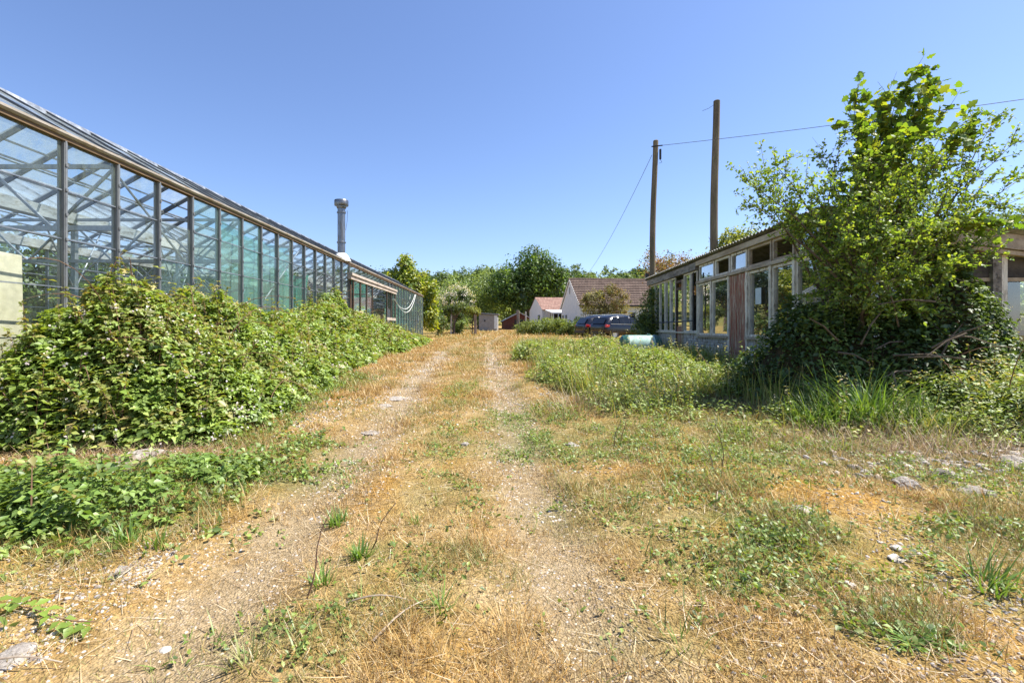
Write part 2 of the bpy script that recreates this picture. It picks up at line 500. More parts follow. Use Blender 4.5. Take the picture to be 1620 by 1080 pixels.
M = {}
M['ground'] = ground_mat()
M['leaf'] = leaf_mat('leaf', .38, .035, .48)
M['leaf_far'] = leaf_mat('leaf_far', .48, .025, .5, (1.2, 1.1, .5))
M['leaf_thin'] = leaf_mat('leaf_thin', .5, .035, .48, (1.2, 1.2, .35))
M['dry'] = leaf_mat('dry_grass_blade', .25, .03, .5, (1.1, 1, .8))
M['stone'] = col_mat('stone', .9, .2)
M['bark'] = surf('bark', (.09, .065, .045), (.20, .16, .12), 6, (1, 1, .25), .9, bump=.6, spec=.1)
M['cane'] = surf('bramble_cane', (.16, .07, .05), (.26, .16, .09), 9, None, .7)
M['twig'] = surf('pale_twig', (.28, .21, .15), (.48, .40, .30), 9, None, .85)
M['alu'] = surf('weathered_aluminium', (.13, .135, .135), (.25, .26, .26), 5, (1, 1, .3), .55, .4, .1, spec=.5)
M['steel'] = surf('galvanised_steel', (.24, .255, .27), (.42, .44, .46), 6, None, .45, .7, .05)
M['roofbar'] = surf('dull_roof_bar', (.09, .095, .10), (.17, .175, .18), 5, None, .6, .3)
M['gutter'] = surf('stained_gutter', (.24, .21, .17), (.40, .355, .295), 2.5, (1, .4, 1), .65, 0, .1, c3=(.25, .17, .09), contrast=(.3, .6))
M['eaveboard'] = surf('brown_eave_board', (.08, .05, .025), (.20, .13, .07), 6, (1, .2, 1), .8, bump=.3)
M['whitebeam'] = surf('white_painted_steel', (.66, .67, .64), (.84, .84, .80), 4, (1, .3, 1), .6, c3=(.40, .36, .26), contrast=(.3, .7))
M['mossbeam'] = surf('mossy_beam', (.20, .15, .07), (.38, .30, .12), 7, None, .9, bump=.4, c3=(.10, .09, .04))
M['glass_side'] = glass('wall_glass', (.90, .955, .945), .75, .05, (.55, .66, .62), 2.5, (1, 1, .3))
M['glass_side_dirty'] = glass('dirty_wall_glass', (.84, .92, .90), .6, .16, (.50, .58, .48), 9.0, (1, 1, .25))
M['glass_side_green'] = glass('green_tinged_glass', (.72, .90, .84), .75, .16, (.45, .66, .58), 2.5, (1, 1, .3))
M['glass_roof'] = glass('grimy_roof_glass', (.86, .91, .93), .5, .32, (.60, .68, .72), 3.5, (1, 1, 1))
M['glass_rear'] = glass('rear_glass', (.74, .84, .78), .6, .12, (.45, .52, .36), 2.0, (1, 1, 1))
M['glass_shed'] = glass('old_window_glass', (.82, .88, .86), 2.6, .06, (.5, .52, .46), 5.0, (1, 1, 1), 1.6)
M['film_green'] = film('green_film', (.16, .54, .43), .42)
M['film_mint'] = film('mint_film', (.40, .70, .63), .58)
M['cream'] = surf('cream_board', (.52, .45, .30), (.64, .57, .41), 1.5, None, .7, c3=(.54, .47, .33))
M['door_brown'] = surf('dark_stained_wood', (.045, .028, .018), (.13, .08, .05), 6, (1, 1, .2), .75, bump=.3)
M['door_grey'] = surf('bleached_rail', (.34, .27, .21), (.55, .46, .38), 6, (1, .3, 1), .8, bump=.2)
M['flue'] = surf('stainless_flue', (.15, .155, .16), (.29, .30, .31), 3, (1, 1, .2), .38, .9, 0, c3=(.20, .16, .12))
M['cable'] = surf('white_cable', (.6, .6, .56), (.78, .78, .74), 9)
M['concrete'] = surf('concrete', (.30, .28, .25), (.46, .43, .38), 5, None, .92, bump=.4)
M['pole'] = surf('creosoted_pole', (.10, .075, .05), (.24, .19, .13), 5, (1, 1, .12), .9, bump=.5, bscale=22, c3=(.15, .14, .07), spec=.15)
M['black'] = surf('black_fitting', (.015, .015, .015), (.035, .035, .035), 5, None, .5)
M['wire'] = surf('dark_wire', (.05, .05, .05), (.10, .10, .10), 5, None, .6)
M['oldwhite'] = surf('flaking_white_wood', (.70, .62, .49), (.90, .82, .68), 5, (1, 1, .25), .8, bump=.4, c3=(.36, .28, .20), contrast=(.3, .6))
M['greywood'] = surf('silvered_wood', (.17, .145, .12), (.40, .35, .29), 5, (1, .22, 1), .9, bump=.5, c3=(.08, .065, .05))
M['edgewood'] = surf('brown_eave_wood', (.34, .25, .16), (.60, .48, .34), 5, (1, .22, 1), .85, bump=.4)
M['corr'] = surf('corrugated_roof', (.17, .16, .14), (.34, .32, .28), 3, None, .85, bump=.2, c3=(.16, .15, .07))
M['dark_in'] = surf('dark_interior', (.05, .042, .034), (.12, .10, .08), 4, None, .9)
M['sill'] = surf('worn_sill', (.34, .26, .18), (.58, .48, .36), 6, (1, .3, 1), .85, bump=.3)
M['peel'] = peel_mat()
M['brick'] = brick_white()
M['paper'] = surf('paper', (.60, .66, .66), (.72, .78, .78), 4, None, .8)
M['tank'] = surf('green_tank', (.30, .50, .42), (.48, .64, .55), 5, (1, 1, 1), .5, 0, .1, c3=(.20, .36, .30), contrast=(.3, .7))
M['tank_end_shaded'] = surf('shaded_green_tank', (.015, .075, .06), (.04, .13, .10), 5, None, .45)  # shade on the drum ends, put into a darker green
M['carpaint'] = surf('dark_blue_paint', (.005, .006, .012), (.008, .010, .018), 3, None, .22, .0, 0, spec=.6)
M['carglass'] = surf('tinted_car_glass', (.006, .008, .01), (.012, .014, .017), 2, None, .10, 0, 0, spec=.5)
M['tyre'] = surf('tyre_rubber', (.02, .02, .02), (.04, .04, .04), 6, None, .85)
M['rim'] = surf('alloy_rim', (.35, .36, .37), (.5, .51, .52), 6, None, .35, .8)
M['rubble'] = surf('rubble', (.24, .21, .18), (.50, .45, .39), 14, None, .95, bump=.8, c3=(.16, .12, .08))
M['palestone'] = surf('pale_flint', (.36, .32, .27), (.62, .58, .51), 9, None, .85, bump=.4)
M['redlamp'] = surf('red_lamp', (.42, .015, .015), (.55, .03, .025), 6, None, .2, 0, 0, spec=.6)
M['render'] = surf('white_render', (.70, .71, .69), (.82, .82, .80), 2, None, .9, bump=.1)
M['tiles'] = tile_mat('brown_roof_tiles', (.125, .088, .070), (.185, .135, .108))
M['tiles_old'] = tile_mat('faded_red_tiles', (.26, .15, .12), (.34, .215, .17), .2, .2)
M['shedgrey'] = surf('grey_boards', (.20, .20, .20), (.32, .32, .31), 3, (1, 1, 4), .85, bump=.2)
M['rust'] = surf('rust_red_sheet', (.15, .045, .03), (.24, .08, .045), 3, None, .8)
M['post'] = surf('weathered_post', (.17, .13, .10), (.36, .30, .24), 5, (1, 1, .2), .9, bump=.4)
M['palepost'] = surf('pale_post', (.46, .42, .36), (.60, .56, .49), 5, (1, 1, .2), .9)
M['litter'] = surf('occluder_brown', (.035, .028, .016), (.10, .075, .04), 9, None, .95, bump=.5, spec=.05)  # litter brown for the added mounds that block light inside the thickets
M['chrome'] = surf('bright_trim', (.5, .5, .5), (.62, .62, .62), 4, None, .25, .9)
# ------------------------------------------------------------------ GLASSHOUSE (the long one)
gh = empty('glasshouse', (-4.71, 1.55, 0))
tag(gh, 'long aluminium framed glasshouse with metal flue rising through its roof', 'greenhouse')
NB = 41; SP = .75; LEN = NB * SP; ZE = 3.34; ZR = 4.30; BW = 3.2
DOOR0, DOOR1 = 14.3, 20.3            # local y of the sliding-door bay


def box_part(name, mat, *b, parent=gh, bevel=0):
    m = MB(); m.box(*b); return m.build(name, mat, parent, bevel=bevel)


def rep(o, parent, loc):
    c = o.copy(); COL.objects.link(c); c.parent = parent; c.location = loc; return c


box_part('base_wall', M['concrete'], -.16, .04, -.05, LEN + .05, -.1, .62)
bar = None
for k in range(NB + 1):
    y = k * SP
    if DOOR0 + .2 < y < DOOR1 - .2: continue
    if bar is None:
        m = MB(); m.box(-.035, .035, -.011, .011, .62, ZE); m.box(-.05, -.02, -.021, .021, .62, ZE); m.box(.012, .03, -.021, .021, .62, ZE - .02)
        for z in np.arange(.9, 3.3, .27): m.box(.03, .045, -.012, .016, z, z + .03)
        bar = m.build('glazing_bar', M['alu'], gh); bar.location = (0, y, 0)
    else: rep(bar, gh, (0, y, 0))
# wall panes: five lapped sheets in each bay
laps = [.62, 1.20, 1.74, 2.27, 2.80, ZE]
for k in range(NB):
    y0 = k * SP + .026; y1 = (k + 1) * SP - .026
    if DOOR0 - .1 < y0 + .3 < DOOR1: continue
    m = MB()
    for r in range(5):
        if r == 4 and k > 4 and rng.random() < .06: continue
        a, b = rng.normal(0, .0035, 2); a2 = rng.normal(0, .004)
        m.mat = 2 if rng.random() < .22 else 0
        m.quad((a, y0, laps[r] + .004), (a2, y1, laps[r] + .004), (b + a2 - a, y1, laps[r + 1] + .01), (b, y0, laps[r + 1] + .01))
        m.mat = 1
        if r: m.box(-.008, .010, y0, y1, laps[r] - .006, laps[r] + .006)
    m.build('wall_glazing', [M['glass_side_green'] if k in (7, 8, 9, 10) or k > 27 else M['glass_side'], M['steel'], M['glass_side_dirty']], gh)
# eave: brown board with the gutter on it
box_part('eave_board', M['eaveboard'], -.06, .035, -.1, LEN + .1, ZE, ZE + .04)
g = MB()
g.prism([(-.06, ZE + .043), (.045, ZE + .043), (.068, ZE + .065), (.068, ZE + .09), (.05, ZE + .09), (.045, ZE + .072), (-.02, ZE + .07), (-.06, ZE + .12)], 'y', -.12, LEN + .12)
g.build('gutter', M['gutter'], gh)


def slope(name, xa, za, xb, zb, missing, seed):
    """a glazed roof slope from gutter to ridge: bars, laps and the panes between them"""
    rg = np.random.default_rng(seed); f = [0, .27, .46, .62, 1.0]
    P = lambda t, y, o=0: (xa + (xb - xa) * t, y, za + (zb - za) * t + o)
    b = MB()
    for k in range(NB + 1):
        b.beam(P(0, k * SP, .012), P(1, k * SP, .012), .03, .085)
    for t in f[1:-1]: b.beam(P(t, 0, .0), P(t, LEN, .0), .02, .026)
    fr = b.build('roof_bars', M['roofbar'], gh)
    gm = MB()
    for k in range(NB):
        for r in range(4):
            if missing(k, r, rg): continue
            y0 = k * SP + .016; y1 = (k + 1) * SP - .016; w = rg.normal(0, .006)
            gm.quad(P(f[r], y0, .03), P(f[r], y1, .03), P(f[r + 1], y1, .035 + w), P(f[r + 1], y0, .035 + w))
    gm.build('roof_glass', M['glass_roof'], fr)


slope('near', 0, ZE + .07, -BW / 2, ZR, lambda k, r, q: False, 1)
slope('far', -BW, ZE + .07, -BW / 2, ZR, lambda k, r, q: (r == 2 and q.random() < .85) or q.random() < .02, 2)
slope('near', -BW, ZE + .07, -BW * 1.5, ZR, lambda k, r, q: q.random() < .03, 3)
slope('far', -2 * BW, ZE + .07, -BW * 1.5, ZR, lambda k, r, q: (r == 2 and q.random() < .3) or q.random() < .05, 4)
for x in (-BW / 2, -BW * 1.5):
    m = MB(); m.prism([(x - .06, ZR - .02), (x + .06, ZR - .02), (x + .03, ZR + .06), (x - .03, ZR + .06)], 'y', -.05, LEN + .05); m.build('ridge_cap', M['steel'], gh)
for x in (-BW, -2 * BW):
    m = MB(); m.prism([(x - .10, ZE - .11), (x + .10, ZE - .11), (x + .15, ZE + .08), (x - .15, ZE + .08)], 'y', -.05, LEN + .05); m.build('valley_gutter', M['whitebeam'], gh)
# lattice girders across the house, every fourth bar
gird = None
ZT = 2.54
for k in range(2, NB, 4):
    y = k * SP - SP * (k == 0)
    y = 4.5 + (k - 6) * SP
    if gird is None:
        m = MB(); nseg = 8; W = 2 * BW
        m.beam((-.05, 0, ZT), (-W + .05, 0, ZT), .05, .06); m.beam((-.05, 0, ZE - .03), (-W + .05, 0, ZE - .03), .04, .05)
        for j in range(nseg):
            xa = -W * j / nseg; xb = -W * (j + 1) / nseg
            m.beam((xa - .03, 0, ZE - .05) if j % 2 == 0 else (xa, 0, ZT), (xb, 0, ZT) if j % 2 == 0 else (xb, 0, ZE - .05), .03, .03)
        gird = m.build('lattice_girder', M['steel'], gh); gird.location = (0, y, 0)
    else: rep(gird, gh, (0, y, 0))
    m = MB(); m.box(-BW - .04, -BW + .04, y + .05, y + .13, .2, ZE - .04)
    m.tube([(-BW, y + .09, 2.0), (-BW, y + .75, ZE - .05)], .014, 5); m.tube([(-BW, y + .09, 2.0), (-BW, y - .6, ZE - .05)], .014, 5)
    m.build('column', M['steel'], gh)
# diagonal wind braces in the wall and roof
for (p, q) in (((-.08, 4.55, 3.28), (-.08, 6.6, 1.9)), ((-.08, 10.5, 3.28), (-.08, 8.6, 1.9)), ((-.1, 1.4, 3.28), (-.1, 0.1, 2.3)),
               ((-.2, 7.6, 3.3), (-BW, 10.4, 2.5)), ((-.2, 3.2, 3.3), (-BW, 1.2, 2.6))):
    m = MB(); m.tube([p, q], .016, 6); m.build('wind_brace', M['steel'], gh)
for x, z in ((-.9, 3.72), (-2.3, 3.72), (-4.1, 3.72), (-5.5, 3.72)):
    m = MB(); m.tube([(x, .05, z), (x, LEN - .05, z)], .016, 6); m.build('purlin', M['steel'], gh)
for x, z in ((-1.7, 2.62), (-4.7, 2.62)):
    m = MB(); m.tube([(x, .05, z), (x, LEN - .05, z)], .022, 8); m.build('heating_pipe', M['steel'], gh)
# rear wall and the two gable ends
rb = MB(); rg_ = MB()
for k in range(NB + 1):
    rb.box(-2 * BW - .03, -2 * BW + .03, k * SP - .02, k * SP + .02, .1, ZE - .04)
for z in (.62, 1.2, 1.8, 2.6): rb.box(-2 * BW - .012, -2 * BW + .012, 0, LEN, z - .012, z + .012)
fr = rb.build('rear_wall', M['steel'], gh)
rr = np.random.default_rng(5)
for k in range(NB):
    for a, b in ((.1, .62), (.62, 1.2), (1.2, 1.8), (1.8, 2.6), (2.6, ZE - .04)):
        if rr.random() < .1: continue
        x = -2 * BW + rr.normal(0, .004)
        rg_.quad((x, k * SP + .02, a + .013), (x, (k + 1) * SP - .02, a + .013), (x, (k + 1) * SP - .02, b - .013), (x, k * SP + .02, b - .013))
rg_.build('rear_glass', M['glass_rear'], fr)
for y in (0, LEN):
    eb = MB(); eg = MB()
    for j in range(0, 9):
        x = -j * .8; zt = ZE + .05 + (ZR - ZE - .07) * (1 - abs((j % 4) - 2) / 2)
        eb.box(x - .02, x + .02, y - .03, y + .03, .1, zt)
        if j < 8:
            zn = ZE + .05 + (ZR - ZE - .07) * (1 - abs(((j + 1) % 4) - 2) / 2)
            eg.quad((x - .02, y, .1), (x - .78, y, .1), (x - .78, y, zn), (x - .02, y, zt))
    fr = eb.build('gable_frame', M['alu'], gh); eg.build('gable_glass', M['glass_side'], fr)
# sliding door standing proud of the wall on a brown timber frame
dm = MB()
for y in (DOOR0, DOOR1): dm.box(-.04, .06, y - .07, y + .07, .4, 3.05)
df = dm.build('door_frame', M['door_brown'], gh)
m = MB(); m.box(.03, .20, DOOR0 - .35, DOOR1 + 1.0, 2.98, 3.06); m.box(.05, .16, DOOR0 - .35, DOOR1 + 1.0, 2.86, 2.975); m.build('door_track', M['door_grey'], gh)
for y0, y1 in ((DOOR0 + .08, DOOR0 + 2.6), (DOOR1 - .9, DOOR1 + .9)):
    m = MB()
    n = 3 if y1 - y0 > 2 else 2
    for j in range(n + 1):
        yy = y0 + (y1 - y0) * j / n; m.box(.075, .125, yy - .035, yy + .035, .45, 2.855)
    d = m.build('sliding_door', M['door_brown'], gh)
    m = MB(); m.box(.065, .135, y0 - .04, y1 + .04, 1.62, 1.74); m.build('mid_rail', M['door_grey'], d)
    m = MB(); m.box(.068, .132, y0 - .04, y1 + .04, .45, 1.0); m.build('kick_board', M['door_brown'], d)
    m = MB()
    for j in range(n):
        ya = y0 + (y1 - y0) * j / n + .036; yb = y0 + (y1 - y0) * (j + 1) / n - .036
        m.quad((.1, ya, 1.0), (.1, yb, 1.0), (.1, yb, 1.62), (.1, ya, 1.62)); m.quad((.1, ya, 1.74), (.1, yb, 1.74), (.1, yb, 2.85), (.1, ya, 2.85))
    m.build('door_glass', M['glass_side'], d)
m = MB()
for k in range(8):
    y0 = DOOR0 + .08 + k * .73
    m.quad((0, y0, 3.07), (0, y0 + .70, 3.07), (0, y0 + .70, ZE), (0, y0, ZE))
m.build('transom_glass', M['glass_side'], gh)
# stainless flue through the roof close to the gutter
FX, FY = -.12, 13.85
fl = MB(); fl.lathe([(.118, 3.3), (.118, 5.08)], (FX, FY, 0), 28); flo = fl.build('flue', M['flue'], gh, True)
m = MB(); m.lathe([(.30, 3.40), (.29, 3.44), (.20, 3.60), (.135, 3.66), (.128, 3.66)], (FX, FY, 0), 28); m.build('flashing_cone', M['whitebeam'], flo, True)
m = MB(); m.lathe([(.127, 5.08), (.15, 5.11), (.15, 5.15), (.21, 5.17), (.22, 5.19), (.22, 5.33), (.21, 5.345), (.02, 5.36)], (FX, FY, 0), 28); m.build('flue_cap', M['flue'], flo, True)
for z in (3.98, 4.93):
    m = MB(); m.lathe([(.127, z), (.142, z + .01), (.142, z + .04), (.127, z + .05)], (FX, FY, 0), 28); m.build('joint_band', M['flue'], flo, True)
m = MB(); m.tube([(FX + .12, FY, 4.98), (FX + .19, FY + .02, 5.02), (FX + .17, FY + .05, 4.7), (FX + .14, FY, 4.4)], .006, 5); m.build('flue_wire', M['wire'], flo)

# -- loose things in and on the glasshouse
def sheet(name, label, x, y0, y1, z0, z1, mat, seed, amp=.06, lean=0.0, horiz=None):
    n, k = 26, 16; q = np.random.default_rng(seed); m = MB(); vs = []
    for i in range(n + 1):
        for j in range(k + 1):
            u, w = i / n, j / k
            xx = x + amp * (math.sin(u * 17 + seed + 2.2 * math.sin(w * 2.5 + seed)) * (1 - .5 * w) + float(vn(u * 9, w * 5, 1, seed)) - .5) + lean * w
            sag = .12 * math.sin(u * math.pi) * w + .06 * (float(vn(u * 7, seed, 1, 4)) - .5)
            vs.append((xx, y0 + (y1 - y0) * (u + .05 * (float(vn(u * 3, w * 3, 1, seed + 2)) - .5) + .08 * (1 - w) * math.sin(seed)), z0 + (z1 - z0) * w - sag))
    m.add(vs, [(i * (k + 1) + j, (i + 1) * (k + 1) + j, (i + 1) * (k + 1) + j + 1, i * (k + 1) + j + 1) for i in range(n) for j in range(k)])
    o = m.build(name, mat, None, True); tag(o, label, 'plastic sheet', 'plastic sheets hung in the glasshouse'); return o


sheet('plastic_sheet', 'pale mint plastic sheet hanging inside the glass wall, left of the flue', -4.86, 8.55, 11.6, .9, 3.22, M['film_mint'], 1, .05)
sheet('plastic_sheet', 'torn green plastic sheet hooked up behind the sliding door opening', -5.3, 18.3, 21.0, 1.0, 3.2, M['film_green'], 2, .10, -.2)
sheet('plastic_sheet', 'long green plastic sheet lining the back wall of the glasshouse', -10.95, 2.2, 9.3, .5, 2.95, M['film_green'], 3, .05)
sheet('plastic_sheet', 'narrow green sheet sagging from the glass beside the mint one', -4.95, 11.3, 13.0, .8, 2.7, M['film_green'], 5, .07)
sheet('plastic_sheet', 'greenish sheet at the far end of the glasshouse behind the hanging cable', -5.0, 22.2, 28.5, .5, 2.6, M['film_mint'], 6, .05)
m = MB(); m.box(0, .02, 0, 1.32, 0, 2.06); b = m.build('cream_board', M['cream'], None, bevel=.004)
b.location = (-4.88, 3.76, .04); b.rotation_euler = (R(-1.5), R(-2.5), R(2)); tag(b, 'tall plain cream board standing just inside the glasshouse glass', 'board')
# second face so its edges read as sheet material
m = MB()
for off, sag in ((0, .75), (.05, .95)):
    pts = []
    for i in range(17):
        t = i / 16; pts.append((-4.60 + off, 22.4 + 6.1 * t, 2.62 + .62 * t - sag * 4 * t * (1 - t) * (.75 + .25 * t)))
    m.tube(pts, .014, 6)
tag(m.build('hanging_cable', M['cable'], None, True), 'white cable hanging in two loops along the far glasshouse wall', 'cable')

# ------------------------------------------------------------------ TIMBER SHED on the other side
TH = math.atan(.069)
sh = empty('timber_shed', (5.57, 8.16, 0), -TH)
tag(sh, 'weathered timber shed with large old windows and corrugated roof', 'shed')
SW, SL = 4.6, 11.4        # width (x), length (y)
roofz = lambda x: 3.24 - .15 * x


def sp_(name, mat, *b, parent=sh, bevel=0):
    m = MB(); m.box(*b); return m.build(name, mat, parent, bevel=bevel)


m = MB(); n = 150; vs = []
for i in range(n + 1):
    y = -.25 + (SL + .5) * i / n; c = .022 * math.cos(i * math.pi * .5 * 1.0 * 2) if i % 2 == 0 else -.022
    for x in (-.16, SW + .2): vs.append((x, y, roofz(x) + .03 + c))
    for x in (-.16, SW + .2): vs.append((x, y, roofz(x) + .018 + c))
fs = []
for i in range(n):
    a = i * 4; b = a + 4
    fs += [(a, a + 1, b + 1, b), (a + 3, a + 2, b + 2, b + 3), (a + 2, a, b, b + 2)]
m.add(vs, fs); m.build('roof', M['corr'], sh)
sp_('eave_beam', M['edgewood'], -.08, .05, -.15, 5.95, 3.09, 3.215)
sp_('eave_board', M['greywood'], -.085, .04, 5.955, SL + .2, 2.985, 3.20)
m = MB(); z = roofz(0) - .03
m.prism([(-.12, roofz(-.12) - .02), (SW + .15, roofz(SW) - .02), (SW + .15, roofz(SW) - .26), (-.12, roofz(-.12) - .26)], 'y', -.16, -.12); m.build('fascia', M['sill'], sh)
m = MB(); m.prism([(.0, roofz(0) - .26), (SW, roofz(SW) - .262), (SW, roofz(SW) - .33), (.0, roofz(0) - .33)], 'y', -.13, -.04); m.build('fascia_rail', M['edgewood'], sh)
sp_('base_wall', M['brick'], -.02, .16, -.05, 2.78, .2, 1.03)
sp_('base_wall', M['brick'], -.02, .16, 3.72, 5.92, .2, 1.03)
sp_('base_wall', M['brick'], .0, .16, 5.93, SL, .2, 1.12)
sp_('sill', M['sill'], -.09, .14, -.05, 2.775, 1.035, 1.085)
sp_('sill', M['sill'], -.09, .14, 3.725, 5.95, 1.035, 1.085)
sp_('sill', M['oldwhite'], -.06, .14, 5.96, SL, 1.125, 1.165)
sp_('floor', M['concrete'], .17, SW - .1, .05, SL - .05, .3, .5)
# back wall: boards with window openings that let the greenery behind show through
m = MB(); m.box(SW - .08, SW, 0, SL, .2, 1.25); m.box(SW - .08, SW, 0, SL, 2.2, 2.5); m.box(SW - .085, SW - .01, 2.2, SL, 1.25, 2.2)
for y in np.arange(0, SL, 1.6): m.box(SW - .1, SW + .02, y, y + .45, 1.25, 2.2)
m.build('back_wall', M['dark_in'], sh)
m = MB(); m.box(.02, SW - .1, SL - .08, SL, .2, 2.6); m.build('end_wall', M['greywood'], sh)
m = MB(); m.box(.3, SW - .1, 5.9, 5.96, .5, 2.6); m.build('partition', M['dark_in'], sh)
m = MB(); m.box(.9, 1.5, .6, 5.2, 1.22, 1.27); m.box(.95, 1.0, .8, .85, .5, 1.22); m.box(.95, 1.0, 4.9, 4.95, .5, 1.22); m.build('bench', M['greywood'], sh)


def window(y0, y1, z0, z1, mat=None, x=0.0, glass_=True, fw=.055, depth=.07, lean=0.0):
    m = MB()
    m.box(x - .02, x - .02 + depth, y0, y0 + fw, z0, z1); m.box(x - .02, x - .02 + depth, y1 - fw, y1, z0, z1)
    m.box(x - .018, x - .022 + depth, y0 + fw, y1 - fw, z0, z0 + fw); m.box(x - .018, x - .022 + depth, y0 + fw, y1 - fw, z1 - fw, z1)
    w = m.build('window', mat or M['oldwhite'], sh)
    if glass_:
        g = MB(); g.quad((x + .015, y0 + fw, z0 + fw), (x + .015 + lean, y1 - fw, z0 + fw), (x + .02 + lean, y1 - fw, z1 - fw), (x + .02, y0 + fw, z1 - fw))
        g.build('pane', M['glass_shed'], w)
    return w


# posts of the near part
for y in (-.02, .78, 1.66, 2.72, 3.70, 4.84, 5.86):
    sp_('wall_post', M['oldwhite'] if y > .5 else M['greywood'], -.05, .07, y, y + .085, 1.09 if y not in (2.72, 3.70) else .4, 2.56)
# main windows
window(1.75, 2.71, 1.09, 2.55, lean=.012); window(.87, 1.655, 1.09, 2.55, lean=.006); window(.07, .775, 1.09, 2.55)
window(3.79, 4.835, 1.09, 2.55, lean=-.008); window(4.93, 5.855, 1.09, 2.55, lean=.01)
# rail, then the band of four small top lights, two with their glass gone
sp_('transom_rail', M['sill'], -.075, .06, -.02, 5.95, 2.565, 2.635)
for i, (y0, y1) in enumerate(((.05, .78), (.86, 1.64), (1.70, 2.72), (2.80, 3.64), (3.72, 4.62), (4.72, 5.82))):
    window(y0, y1, 2.64, 3.08, M['edgewood'] if i < 3 else M['oldwhite'], glass_=i in (0, 3, 5), fw=.05, lean=.012 if i == 3 else -.01)
# boarded door
d = empty('door', (0, 2.81, 0)); d.parent = sh
for j in range(7):
    m = MB(); m.box(-.03 + .004 * (j % 2), .012, j * .126 + .003, j * .126 + .123, .48, 2.55); m.build('plank', M['peel'], d, bevel=.004)
# far part: narrow white-framed lights and a second door
for y0, y1 in ((6.0, 6.55), (6.6, 7.2), (8.05, 8.6), (8.66, 9.25), (9.3, 9.95), (10.0, 10.6), (10.65, 11.3)):
    window(y0, y1, 1.17, 2.97, glass_=y0 != 6.0, fw=.042, depth=.04, lean=rng.normal(0, .006))
d2 = sp_('door', M['edgewood'], -.03, .05, 7.27, 7.36, .5, 2.84); m = MB(); m.box(-.03, .05, 7.9, 7.99, .5, 2.84); m.box(-.03, .05, 7.36, 7.9, 2.52, 2.6); m.box(-.03, .05, 7.36, 7.9, 2.76, 2.84)
m.build('door_frame', M['door_brown'], d2)
m = MB(); m.box(-.005, .03, 7.365, 7.895, .5, 1.35); m.build('lower_panel', M['peel'], d2)
m = MB(); m.quad((.0, 7.36, 1.35), (.0, 7.9, 1.35), (.0, 7.9, 2.52), (.0, 7.36, 2.52)); m.build('pane', M['glass_shed'], d2)
m = MB(); m.tube([(-.16, 6.0, 1.50), (-.16, 9.0, 1.48), (-.16, SL, 1.5)], .018, 6); m.build('rail', M['black'], sh)
m = MB(); m.tube([(-.14, 5.95, 1.2), (-.14, 5.95, 2.9)], .02, 6); m.build('downpipe', M['black'], sh)
# front wall facing the weeds
for x in (.0, .95, 1.9, 2.78, 3.7, SW - .1):
    m = MB(); m.box(x, x + .1, -.03, .08, .45, roofz(x) - .335); m.build('front_post', M['oldwhite'] if x == 2.78 else M['greywood'], sh)
m = MB(); m.box(2.64, 2.775, -.05, .06, .45, roofz(2.7) - .34); m.build('front_post', M['greywood'], sh)
m = MB(); m.box(.1, SW - .1, .0, .05, 2.06, 2.12); m.build('front_rail', M['edgewood'], sh)
m = MB(); m.box(.1, SW - .1, -.02, .06, .25, .95); m.build('front_base', M['greywood'], sh)
for x0, x1 in ((.11, .94), (1.06, 1.89), (2.01, 2.63), (2.89, 3.69), (3.81, SW - .11)):
    if x0 == 2.01: continue
    m = MB(); m.quad((x0, .03, .96), (x1, .034, .96), (x1, .03, 2.05), (x0, .03, 2.05)); m.build('front_glass', M['glass_shed'], sh)
m = MB(); m.prism([(.1, 2.13), (SW - .1, 2.13), (SW - .1, roofz(SW) - .34), (.1, roofz(.1) - .34)], 'y', .02, .045); m.build('front_boarding', M['dark_in'], sh)
# the notice taped to a pane
m = MB(); m.quad((-.028, 2.10, 1.80), (-.028, 2.36, 1.80), (-.028, 2.36, 2.15), (-.028, 2.10, 2.15)); m.v = [(x + (0 if i < 4 else 0), y, z) for i, (x, y, z) in enumerate(m.v)]
m.add([(-.026, 2.10, 1.80), (-.026, 2.36, 1.80), (-.026, 2.36, 2.15), (-.026, 2.10, 2.15)], [(3, 2, 1, 0)])
nt_ = m.build('paper_notice', M['paper'], None); nt_.location = sh.location; nt_.rotation_euler = sh.rotation_euler
tag(nt_, 'blank white paper notice stuck on the shed window', 'notice')

# ------------------------------------------------------------------ oil tank
tk = empty('oil_tank', (3.64, 13.35, .78), R(-4)); tag(tk, 'pale green metal drum with shade painted on its ends, lying in the weeds by the shed', 'tank')
m = MB(); m.lathe([(.31, .06), (.31, .78)], (0, 0, 0), 40, 'x'); m.build('barrel', M['tank'], tk, True)
for s_, x in ((-1, .06), (1, .78)):
    m = MB(); m.lathe([(.312, -.02 * s_), (.322, 0), (.322, .03 * s_), (.312, .06 * s_), (.295, .14 * s_), (.24, .18 * s_), (.12, .20 * s_), (.002, .205 * s_)], (x, 0, 0), 40, 'x')
    m.build('end_cap', M['tank_end_shaded'], tk, True)
for x in (.15, .7):
    m = MB(); m.box(x - .04, x + .04, -.25, .25, -.36, -.24); m.build('cradle', M['black'], tk)
m = MB(); m.lathe([(.05, .30), (.05, .345), (.03, .35), (.001, .352)], (.64, 0, 0), 16); m.build('filler_cap', M['tank_end_shaded'], tk, True)

# ------------------------------------------------------------------ poles and wires
def pole(p0, p1, r0, r1, label):
    e = empty('utility_pole', p0); tag(e, label, 'pole', 'wooden poles behind the shed')
    d = Vector(p1) - Vector(p0); m = MB(); n = 10
    pts = [Vector((0.03 * math.sin(i * .8), 0, 0)) + d * (i / n) for i in range(n + 1)]
    m.tube(pts + [pts[-1] + Vector((0, 0, .03))], [r0 + (r1 - r0) * i / n for i in range(n + 1)] + [r1 * .7], 16); m.build('pole_shaft', M['pole'], e, True)
    return e, d


